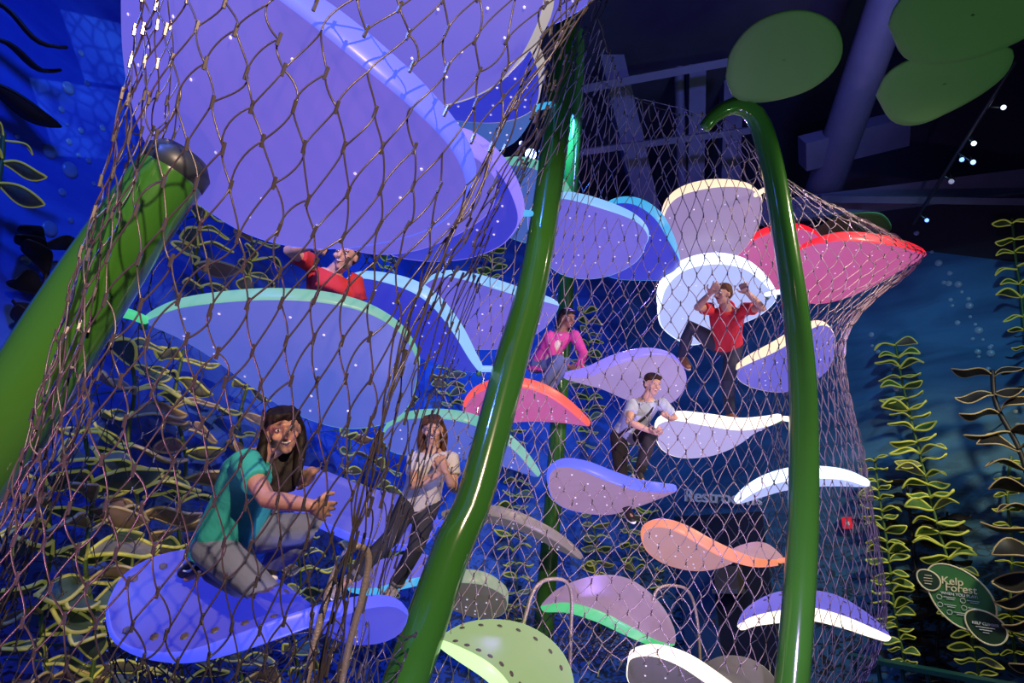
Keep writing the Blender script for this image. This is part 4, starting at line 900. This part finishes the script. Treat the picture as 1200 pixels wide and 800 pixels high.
# ------------------------------------------------------------------ people
class MB:
    def __init__(s): s.V = []; s.F = []; s.n = 0
    def add(s, V, Fc):
        s.V.append(np.asarray(V, float)); s.F += [tuple(int(i) + s.n for i in f) for f in Fc]; s.n += len(V)
    def loft(s, rings, ns=14):
        """rings: (centre, half-axis a, half-axis b); closed ends"""
        th = np.arange(ns) / ns * 2 * math.pi
        V = np.vstack([np.asarray(c) + np.outer(np.cos(th), a) + np.outer(np.sin(th), b) for c, a, b in rings])
        Fc = []
        for k in range(len(rings) - 1):
            for j in range(ns):
                Fc.append((k * ns + j, k * ns + (j + 1) % ns, (k + 1) * ns + (j + 1) % ns, (k + 1) * ns + j))
        Fc.append(tuple(range(ns - 1, -1, -1))); Fc.append(tuple((len(rings) - 1) * ns + j for j in range(ns)))
        s.add(V, Fc)
    def limb(s, pts, rad, ns=12, round_ends=True):
        pts = np.asarray(pts, float); rad = np.asarray(rad, float)
        if round_ends:
            t0 = nrm(pts[0] - pts[1]); t1 = nrm(pts[-1] - pts[-2])
            pts = np.vstack([pts[0] + t0 * rad[0] * .95, pts[0] + t0 * rad[0] * .7, pts, pts[-1] + t1 * rad[-1] * .7, pts[-1] + t1 * rad[-1] * .95])
            rad = np.concatenate([[rad[0] * .25, rad[0] * .72], rad, [rad[-1] * .72, rad[-1] * .25]])
        T = np.gradient(pts, axis=0); T /= np.linalg.norm(T, axis=1, keepdims=True) + 1e-12
        a = nrm(np.cross(T[0], [0.23, 0.51, 0.83])); rings = []
        for k in range(len(pts)):
            a = nrm(a - T[k] * (a @ T[k])); b = np.cross(T[k], a); rings.append((pts[k], a * rad[k], b * rad[k]))
        s.loft(rings, ns)
    def ell(s, c, a, b, d, n1=10, n2=14):
        V = [np.asarray(c) + d]; Fc = []
        for i in range(1, n1):
            ph = i / n1 * math.pi
            for j in range(n2):
                th = j / n2 * 2 * math.pi
                V.append(np.asarray(c) + np.sin(ph) * (np.cos(th) * np.asarray(a) + np.sin(th) * np.asarray(b)) + np.cos(ph) * np.asarray(d))
        V.append(np.asarray(c) - d); L = len(V) - 1
        for j in range(n2): Fc.append((0, 1 + j, 1 + (j + 1) % n2))
        for i in range(n1 - 2):
            for j in range(n2): Fc.append((1 + i * n2 + j, 1 + (i + 1) * n2 + j, 1 + (i + 1) * n2 + (j + 1) % n2, 1 + i * n2 + (j + 1) % n2))
        for j in range(n2): Fc.append((L, 1 + (n1 - 2) * n2 + (j + 1) % n2, 1 + (n1 - 2) * n2 + j))
        s.add(V, Fc)
    def build(s, name, m, parent, voxel=None, it=4):
        o = obj(name, np.vstack(s.V), s.F, m, parent)
        if voxel:
            bm_ = o.modifiers.new('r', 'REMESH'); bm_.mode = 'VOXEL'; bm_.voxel_size = voxel; bm_.use_smooth_shade = True
            sm = o.modifiers.new('s', 'SMOOTH'); sm.factor = 0.5; sm.iterations = it
            bpy.context.view_layer.update()
            dg = bpy.context.evaluated_depsgraph_get()
            me = bpy.data.meshes.new_from_object(o.evaluated_get(dg)); o.modifiers.clear(); old = o.data; o.data = me; bpy.data.meshes.remove(old)
            me.materials.clear(); me.materials.append(m)
            me.polygons.foreach_set('use_smooth', np.full(len(me.polygons), True)); me.name = name
        return o
def J(prev, px, py, length, sign):
    """point on the pixel's ray at the bone's length from prev; sign -1 nearer, +1 farther"""
    d = nrm(ray(px, py)); q = prev - CAM; b = d @ q; disc = length ** 2 - (q @ q - b * b)
    if disc <= 0:
        c = CAM + d * b; return prev + nrm(c - prev) * length
    return CAM + d * (b + sign * math.sqrt(disc))
def camvec(x, y, z): return nrm(RT * x + UP * y - FW * z)
M_eye = mat('eye_white', (0.75, 0.73, 0.70), 0.25); M_iris = mat('dark_iris', (0.03, 0.015, 0.01), 0.15)
M_lip = mat('lips', (0.45, 0.13, 0.11), 0.4); M_teeth = mat('teeth', (0.85, 0.82, 0.76), 0.3)
def person(label, sp_):
    s = sp_['s']; d = sp_['d']; vx = sp_.get('voxel', 0.006)
    pel = P(*sp_['pelvis'], d)
    neck = J(pel, *sp_['neck'][:2], 0.46 * s, sp_['neck'][2])
    head = J(neck, *sp_['head'][:2], 0.155 * s ** .6, sp_['head'][2])
    f = camvec(*sp_['face']); u = camvec(*sp_.get('hup', (0, 1, 0))); u = nrm(u - f * (u @ f)); r = np.cross(f, u)
    shA = J(neck, *sp_['shA'][:2], 0.165 * s, sp_['shA'][2]); shB = J(neck, *sp_['shB'][:2], 0.165 * s, sp_['shB'][2])
    ax = nrm(shB - shA); up = nrm(neck - pel)
    hipax = camvec(*sp_['hip']) if 'hip' in sp_ else ax
    fwd = nrm(np.cross(ax, up))
    if fwd @ f < 0: fwd = -fwd
    hA = pel - hipax * 0.085 * s; hB = pel + hipax * 0.085 * s
    arms = []
    for k, sh in (('armA', shA), ('armB', shB)):
        a = sp_[k]; el = J(sh, *a[0], 0.27 * s if False else 0.265 * s, a[0][2]) if False else J(sh, a[0][0], a[0][1], 0.265 * s, a[0][2])
        wr = J(el, a[1][0], a[1][1], 0.225 * s, a[1][2]); tip = J(wr, a[2][0], a[2][1], 0.16 * s, a[2][2])
        arms.append((sh, el, wr, tip, a[3] if len(a) > 3 else 0.5))
    legs = []
    for k, h in (('legA', hA), ('legB', hB)):
        a = sp_[k]; kn = J(h, a[0][0], a[0][1], 0.40 * s, a[0][2]); an = J(kn, a[1][0], a[1][1], 0.40 * s, a[1][2]); to = J(an, a[2][0], a[2][1], 0.19 * s, a[2][2])
        legs.append((h, kn, an, to))
    e = empty('person', pel, label, 'person')
    M_skin = mat('skin_' + sp_['skin'][0], sp_['skin'][1], 0.5, var=0.06, vscale=14)
    B = MB(); hs = 0.92 * (s ** 0.35)
    # head
    B.ell(head + u * .022 * hs - f * .008 * hs, r * .073 * hs, f * .092 * hs, u * .088 * hs)
    B.ell(head - u * .042 * hs + f * .018 * hs, r * .054 * hs, f * .064 * hs, u * .066 * hs)
    B.ell(head - u * .090 * hs + f * .052 * hs, r * .026 * hs, f * .022 * hs, u * .020 * hs)
    B.limb([head + u * .018 * hs + f * .082 * hs, head - u * .018 * hs + f * .102 * hs], [.010 * hs, .0145 * hs])
    B.limb([head + u * .030 * hs + f * .078 * hs - r * .045 * hs, head + u * .034 * hs + f * .088 * hs, head + u * .030 * hs + f * .078 * hs + r * .045 * hs], [.010 * hs] * 3)
    for sg_ in (-1, 1):
        B.ell(head + r * sg_ * .074 * hs - u * .008 * hs - f * .008 * hs, r * .010 * hs, f * .020 * hs, u * .030 * hs)
        B.ell(head + r * sg_ * .038 * hs - u * .022 * hs + f * .062 * hs, r * .024 * hs, f * .020 * hs, u * .020 * hs)
    B.limb([head - u * .045 * hs - f * .018 * hs, (head + neck) / 2 - u * .03 * hs, neck - up * .03], [.050 * s ** .5, .048 * s ** .5, .058 * s ** .5])
    # trunk
    tors = lambda k: pel + (neck - pel) * k
    def trunk(Bx, g, lo=-0.12, hi=1.0, top=True):
        prof = [(-0.12, .135, .095), (0.05, .150, .108), (0.25, .135, .098), (0.45, .130, .095), (0.65, .148, .105), (0.80, .155, .100), (0.92, .125, .075), (1.0, .070, .055)]
        rings = []
        for k, wx, wy in prof:
            if lo <= k <= hi:
                axk = nrm(hipax * (1 - k) + ax * k) if 'hip' in sp_ else ax
                fk = nrm(np.cross(axk, up)); rings.append((tors(k), axk * (wx * s + g), fk * (wy * s + g)))
        Bx.loft(rings, 18)
    trunk(B, 0)
    for sh, el, wr, tip, curl in arms:
        mid = (sh + el) / 2; m2 = el + (wr - el) * .35
        B.limb([sh, mid, el, m2, wr], np.array([.050, .043, .036, .037, .025]) * s ** .8)
        hd = nrm(tip - wr); nn = np.cross(hd, np.cross(fwd, hd)); nn = nrm(nn) if np.linalg.norm(nn) > .1 else nrm(np.cross(hd, ax))
        sd = np.cross(hd, nn); hsz = s ** .7
        B.loft([(wr, sd * .024 * hsz, nn * .020 * hsz), (wr + hd * .03 * hsz, sd * .033 * hsz, nn * .017 * hsz), (wr + hd * .085 * hsz, sd * .040 * hsz, nn * .014 * hsz), (wr + hd * .095 * hsz, sd * .036 * hsz, nn * .010 * hsz)], 12)
        for q_, (o_, L_) in enumerate(((-.030, .060), (-.010, .072), (.011, .068), (.031, .052))):
            b0 = wr + hd * .075 * hsz + sd * o_ * hsz; c_ = curl * 1.1
            dir1 = nrm(hd * math.cos(c_) - nn * math.sin(c_) + sd * o_ * 3.5); dir2 = nrm(hd * math.cos(2.1 * c_) - nn * math.sin(2.1 * c_) + sd * o_ * 3.5)
            p1 = b0 + dir1 * (.018 + L_ * .5) * hsz; p2 = p1 + dir2 * L_ * .55 * hsz
            B.limb([b0, p1, p2], np.array([.0100, .0092, .0078]) * hsz, 8)
        tb = wr + hd * .025 * hsz + sd * (-.028) * hsz
        t1 = tb + nrm(hd * .6 - sd * .75 - nn * .3 * curl) * .045 * hsz; t2 = t1 + nrm(hd - sd * .25 - nn * .6 * curl) * .035 * hsz
        B.limb([tb, t1, t2], np.array([.013, .0115, .009]) * hsz, 8)
    for h, kn, an, to in legs:
        B.limb([h, (h + kn) / 2, kn, kn + (an - kn) * .35, an], np.array([.078, .068, .050, .050, .034]) * s ** .9)
        B.limb([an, an + (to - an) * .3 - nrm(kn - an) * .03 * s, an + (to - an) * .7 - nrm(kn - an) * .03 * s], np.array([.030, .022, .015]) * s ** .9)
    B.build('body', M_skin, e, vx, 4)
    # face details
    for sg_ in (-1, 1):
        c = head + r * sg_ * .031 * hs + u * .010 * hs + f * .0735 * hs
        b = MB(); b.ell(c, r * .0125 * hs, f * .011 * hs, u * .0072 * hs, 8, 10); eo = b.build('eye', M_eye, e)
        b = MB(); b.ell(c + f * .0085 * hs, r * .0058 * hs, f * .0035 * hs, u * .0062 * hs, 6, 8); b.build('iris', M_iris, eo)
        b = MB(); b.limb([c - r * .018 * hs + u * .019 * hs + f * .006 * hs, c + u * .0235 * hs + f * .012 * hs, c + r * .018 * hs + u * .019 * hs + f * .004 * hs], np.array([.003, .0042, .003]) * hs, 6); b.build('eyebrow', sp_['hairm'], e)
    b = MB(); mc = head - u * .052 * hs + f * .080 * hs
    if sp_.get('smile'):
        b.limb([mc - r * .026 * hs + u * .006 * hs - f * .010 * hs, mc - u * .002 * hs + f * .002 * hs, mc + r * .026 * hs + u * .006 * hs - f * .010 * hs], np.array([.005, .0085, .005]) * hs, 8); mo = b.build('mouth', M_lip, e)
        b = MB(); b.limb([mc - r * .018 * hs + u * .004 * hs, mc + u * .001 * hs + f * .0075 * hs, mc + r * .018 * hs + u * .004 * hs], np.array([.0035, .005, .0035]) * hs, 8); b.build('teeth', M_teeth, mo)
    else:
        b.limb([mc - r * .021 * hs - f * .006 * hs, mc + f * .003 * hs, mc + r * .021 * hs - f * .006 * hs], np.array([.005, .008, .005]) * hs, 8); b.build('mouth', M_lip, e)
    # hair
    b = MB(); g = 1.10
    b.ell(head + u * .056 * hs - f * .018 * hs, r * .083 * hs, f * .093 * hs, u * .060 * hs)
    b.ell(head + u * .012 * hs - f * .045 * hs, r * .080 * hs, f * .066 * hs, u * .088 * hs)
    for q_ in range(7):
        an_ = -1.2 + q_ * .4; c_ = head + u * .076 * hs + f * (.060 * math.cos(an_) + .008) * hs + r * .075 * math.sin(an_) * hs
        b.limb([c_, c_ - u * (.012 + .010 * (q_ % 3)) * hs + r * .012 * hs + f * .008 * hs], np.array([.020, .009]) * hs, 8)
    hl = sp_.get('hair', 0)
    if hl:
        down = nrm(sp_.get('hairdown', np.array([0, 0, -1.0])))
        for sg_ in (-1, 1):
            p0 = head + r * sg_ * .048 * hs + u * .092 * hs + f * .004 * hs; p1 = head + r * sg_ * .084 * hs - u * .03 * hs - f * .03 * hs
            p2 = p1 + down * hl * .5 + r * sg_ * .006; p3 = p1 + down * hl + f * sp_.get('lock', 0)
            b.limb(catmull([p0, p1, p2, p3], 8), np.array([.022, .026, .027, .028, .028, .026, .022, .010]) * hs)
        p0 = head - f * .06 * hs; p1 = head - f * .075 * hs - u * .08 * hs
        b.loft([(p0 + u * .03, r * .08 * hs, f * .05 * hs), (p1, r * .10 * hs, f * .045 * hs), (p1 + down * hl * .5, r * .11 * hs, f * .04 * hs), (p1 + down * hl * .95, r * .085 * hs, f * .02 * hs)])
    elif sp_.get('shorthair', True):
        for sg_ in (-1, 1): b.limb([head + r * sg_ * .070 * hs + u * .045 * hs, head + r * sg_ * .072 * hs + u * .005 * hs - f * .012 * hs], np.array([.018, .010]) * hs)
    b.build('hair', sp_['hairm'], e, 0.007, 5)
    # shirt
    b = MB(); g = 0.014; hem = sp_.get('hem', -0.1)
    prof = [(hem, .160, .118), (0.05, .158, .116), (0.25, .148, .110), (0.45, .145, .108), (0.65, .158, .115), (0.80, .165, .110), (0.91, .140, .085), (0.975, .082, .066)]
    rings = []
    for k, wx, wy in prof:
        axk = nrm(hipax * (1 - k) + ax * k) if 'hip' in sp_ else ax
        fk = nrm(np.cross(axk, up)); rings.append((tors(k), axk * (wx * s + g), fk * (wy * s + g)))
    b.loft(rings, 20)
    sl = sp_.get('sleeve', 0.55)
    for sh, el, wr, tip, _ in arms:
        if sl <= 1:
            b.limb([sh + (neck - sh) * .25, sh, sh + (el - sh) * sl * .6, sh + (el - sh) * sl], np.array([.055, .068, .064, .066]) * s ** .8, 14, False)
        else:
            b.limb([sh + (neck - sh) * .25, sh, (sh + el) / 2, el, wr + (el - wr) * .1], np.array([.055, .066, .060, .052, .042]) * s ** .8, 14, False)
    so = b.build(sp_.get('top', 'shirt'), sp_['shirtm'], e, 0.008, 3)
    if 'collar' in sp_:
        b = MB(); cc = neck + up * .0
        th = np.arange(13) / 12 * 2 * math.pi
        b.limb([cc + ax * math.cos(t) * .070 * s + fwd * math.sin(t) * .062 * s + up * (.012 - .035 * math.sin(t)) for t in th], np.full(13, .012), 8, False); b.build('collar', sp_['collar'], so)
    if 'panel' in sp_:
        b = MB(); c0 = tors(.93) + fwd * .075 * s; c1 = tors(.1) + fwd * .128 * s
        cm = tors(.6) + fwd * .134 * s
        b.loft([(c0, ax * .035 * s, fwd * .02), (cm, ax * .05 * s, fwd * .02), (c1, ax * .055 * s, fwd * .02)], 10); b.build('undershirt', sp_['panel'], e)
    if 'strap' in sp_:
        b = MB(); b.limb(catmull([tors(.95) + ax * .09 * s + fwd * .04 * s, tors(.75) + ax * .05 * s + fwd * .132 * s, tors(.4) - ax * .06 * s + fwd * .132 * s, tors(.05) - ax * .14 * s + fwd * .07 * s], 12), np.full(12, .011), 6); b.build('shoulder_strap', sp_['strap'], e)
    # trousers
    b = MB()
    rings = []
    for k, wx, wy in ((-0.16, .13, .10), (-.10, .150, .112), (0.05, .155, .114), (0.20, .142, .104)):
        fk = nrm(np.cross(hipax, up)); rings.append((tors(k), hipax * (wx * s + .006), fk * (wy * s + .006)))
    b.loft(rings, 16)
    for h, kn, an, to in legs:
        b.limb([h, (h + kn) / 2, kn, kn + (an - kn) * .4, an + (kn - an) * sp_.get('cuff', .06)], np.array([.096, .086, .068, .064, .056]) * s ** .9, 14)
    tr = b.build('trousers', sp_['trouserm'], e, 0.008, 3)
    if 'cuffm' in sp_:
        for h, kn, an, to in legs:
            b = MB(); q0 = an + (kn - an) * .12; b.limb([q0, an + (kn - an) * .03], np.array([.062, .060]) * s ** .9, 14, False); b.build('turned_cuff', sp_['cuffm'], tr)
    # shoes
    for h, kn, an, to in legs:
        b = MB(); fd = nrm(to - an); sh_up = nrm(kn - an); hdv = fd - sh_up * .0
        side = np.cross(fd, sh_up); side = nrm(side) if np.linalg.norm(side) > .15 else nrm(hipax); upv = np.cross(side, fd)
        if upv @ sh_up < 0: upv = -upv
        z = s ** .9; base = an - upv * .035 * z
        b.loft([(base - fd * .055 * z + upv * .01, side * .022 * z, upv * .028 * z), (base - fd * .03 * z + upv * .015, side * .034 * z, upv * .045 * z), (base + fd * .05 * z + upv * .005, side * .040 * z, upv * .042 * z), (base + fd * .12 * z - upv * .008, side * .044 * z, upv * .028 * z), (base + fd * .18 * z - upv * .012, side * .034 * z, upv * .020 * z), (base + fd * .195 * z - upv * .013, side * .015 * z, upv * .010 * z)], 14)
        so_ = b.build('shoe', sp_['shoem'], e, 0.007, 2)
        b = MB(); lo_ = base - upv * .034 * z
        b.loft([(lo_ - fd * .06 * z, side * .02 * z, upv * .009), (lo_ - fd * .03 * z, side * .037 * z, upv * .010), (lo_ + fd * .06 * z, side * .043 * z, upv * .010), (lo_ + fd * .13 * z, side * .046 * z, upv * .010), (lo_ + fd * .20 * z, side * .02 * z, upv * .009)], 14); b.build('sole', sp_.get('solem', M_white), so_)
        if 'stripe' in sp_:
            for sg_ in (-1, 1):
                b = MB(); b.limb(catmull([base + side * sg_ * .040 * z - fd * .03 * z + upv * .02, base + side * sg_ * .047 * z + fd * .03 * z + upv * .004, base + side * sg_ * .047 * z + fd * .07 * z + upv * .02, base + side * sg_ * .042 * z + fd * .12 * z], 12), np.full(12, .005), 6); b.build('side_stripe', sp_['stripe'], so_)
    return e
def cloth(name, c, bump=0.35): return mat(name, c, 0.85, var=0.12, vscale=10, bump=bump, bscale=14)
H_black = mat('black_hair', (0.012, 0.008, 0.007), 0.6, spec=.25, var=.3, vscale=30, bump=.15, bscale=60); H_brown = mat('brown_hair', (0.10, 0.045, 0.02), 0.6, spec=.25, var=.4, vscale=30, bump=.15, bscale=60); H_dark = mat('dark_brown_hair', (0.035, 0.018, 0.010), 0.6, spec=.25, var=.3, vscale=30, bump=.15, bscale=60)
C_jean = cloth('grey_blue_denim', (0.16, 0.19, 0.30)); C_dark = cloth('dark_denim', (0.03, 0.035, 0.055)); C_blk = cloth('black_cotton', (0.02, 0.02, 0.025))
C_shoe = mat('black_canvas_shoe', (0.015, 0.014, 0.014), 0.6); C_bsh = mat('brown_leather_shoe', (0.28, 0.12, 0.05), 0.5); C_gsh = mat('grey_striped_sneaker', (0.30, 0.28, 0.28), 0.7, var=.4, vscale=60)
person('woman in a teal tee shirt and grey jeans kneeling on the deep blue leaf', dict(
    s=1.0, d=3.05, voxel=0.005, pelvis=(266, 634), neck=(308, 531, -1), head=(332, 503, -1), face=(.42, -.02, .9), hup=(-.12, 1, 0), shA=(288, 542, -1), shB=(334, 540, 1), hip=(.45, 0, -.9),
    armA=[(313, 585, -1), (364, 592, -1), (393, 602, 1), .15], armB=[(344, 566, 1), (366, 552, -1), (360, 574, 1), .3],
    legA=[(310, 694, -1), (246, 666, 1), (213, 686, 1)], legB=[(374, 616, -1), (318, 660, 1), (296, 664, 1)],
    skin=('tan', (0.46, 0.25, 0.16)), hairm=H_black, hair=.24, shirtm=cloth('teal_cotton', (0.03, 0.42, 0.40)), trouserm=C_jean, shoem=C_shoe, stripe=M_white, smile=True))
person('girl in a white tee and dark rolled jeans leaning beside the central stalk', dict(
    s=.80, d=4.45, pelvis=(492, 586), neck=(507, 527, -1), head=(507, 501, -1), face=(.05, .0, 1), hup=(-.05, 1, 0), shA=(486, 537, 1), shB=(530, 537, 1),
    armA=[(484, 570, -1), (512, 556, -1), (524, 538, -1), .8], armB=[(532, 574, -1), (522, 552, -1), (512, 534, -1), .8],
    legA=[(458, 630, -1), (406, 682, 1), (392, 697, -1)], legB=[(487, 642, -1), (464, 684, 1), (452, 699, -1)],
    skin=('fair', (0.60, 0.36, 0.25)), hairm=H_brown, hair=.15, shirtm=cloth('white_cotton', (0.66, 0.66, 0.60)), trouserm=C_dark, cuffm=cloth('turned_denim', (.16, .17, .2)), shoem=C_gsh, smile=True))
person('boy in a red shirt raising his fist under the huge lavender leaf', dict(
    s=.85, d=4.05, pelvis=(380, 392), neck=(390, 316, -1), head=(406, 298, -1), face=(-.22, -.02, .95), hup=(.32, 1, 0), shA=(360, 306, 1), shB=(416, 330, -1),
    armA=[(338, 293, -1), (366, 288, -1), (382, 291, -1), 1.3], armB=[(424, 376, -1), (424, 410, -1), (420, 425, -1)],
    legA=[(345, 440, -1), (362, 470, 1), (372, 474, -1)], legB=[(395, 445, -1), (405, 472, 1), (410, 476, -1)],
    skin=('fair', (0.60, 0.36, 0.25)), hairm=H_dark, shirtm=cloth('red_cotton', (0.55, 0.03, 0.03)), trouserm=C_dark, shoem=C_shoe, smile=True))
person('girl in a pink jacket and jeans sitting behind the central stalk', dict(
    s=.82, d=6.45, voxel=.007, pelvis=(636, 428), neck=(658, 386, -1), head=(666, 370, -1), face=(.5, -.1, .8), shA=(643, 393, -1), shB=(675, 393, 1),
    armA=[(648, 418, -1), (668, 430, -1), (680, 434, -1)], armB=[(684, 414, -1), (678, 432, -1), (684, 440, 1)],
    legA=[(664, 424, -1), (640, 462, 1), (648, 470, -1)], legB=[(655, 421, -1), (632, 458, 1), (640, 466, -1)],
    skin=('brown', (0.26, 0.13, 0.08)), hairm=H_black, hair=.06, sleeve=2, top='jacket', shirtm=cloth('pink_fleece', (0.62, 0.06, 0.30)), panel=cloth('cream_cotton', (.7, .6, .5)), trouserm=cloth('blue_denim', (.10, .14, .30)), shoem=C_shoe))
person('boy in a pale blue tee with a dark strap holding a white leaf', dict(
    s=.85, d=5.95, voxel=.007, pelvis=(735, 510), neck=(757, 467, -1), head=(765, 449, -1), face=(.30, -.05, .95), hup=(.12, 1, 0), shA=(741, 474, -1), shB=(778, 474, 1),
    armA=[(737, 494, -1), (762, 505, -1), (773, 509, -1), .6], armB=[(792, 492, 1), (777, 485, -1), (786, 486, 1), .9],
    legA=[(727, 548, -1), (735, 596, 1), (742, 604, -1)], legB=[(764, 507, -1), (748, 556, 1), (758, 564, -1)],
    skin=('fair', (0.60, 0.36, 0.25)), hairm=H_dark, shirtm=cloth('pale_blue_cotton', (0.46, 0.56, 0.66)), strap=C_blk, trouserm=C_blk, shoem=C_shoe, smile=True))
person('boy in a red polo standing on the bright white leaf with arms raised', dict(
    s=.88, d=6.3, voxel=.007, pelvis=(851, 404), neck=(852, 361, -1), head=(847, 344, -1), face=(-.85, -.05, .5), shA=(831, 362, 1), shB=(873, 362, -1), hem=-.02,
    armA=[(817, 360, -1), (832, 344, -1), (841, 335, -1), .6], armB=[(894, 361, -1), (876, 343, -1), (869, 334, -1), 1.0],
    legA=[(808, 382, -1), (800, 416, 1), (808, 426, -1)], legB=[(853, 446, -1), (855, 483, 1), (864, 489, -1)],
    skin=('tan', (0.46, 0.25, 0.16)), hairm=H_brown, shirtm=cloth('red_polo_cotton', (0.58, 0.02, 0.03)), collar=cloth('red_collar', (.6, .03, .04)), trouserm=C_dark, shoem=C_bsh, solem=mat('pale_sole', (.6, .5, .4), .6)))
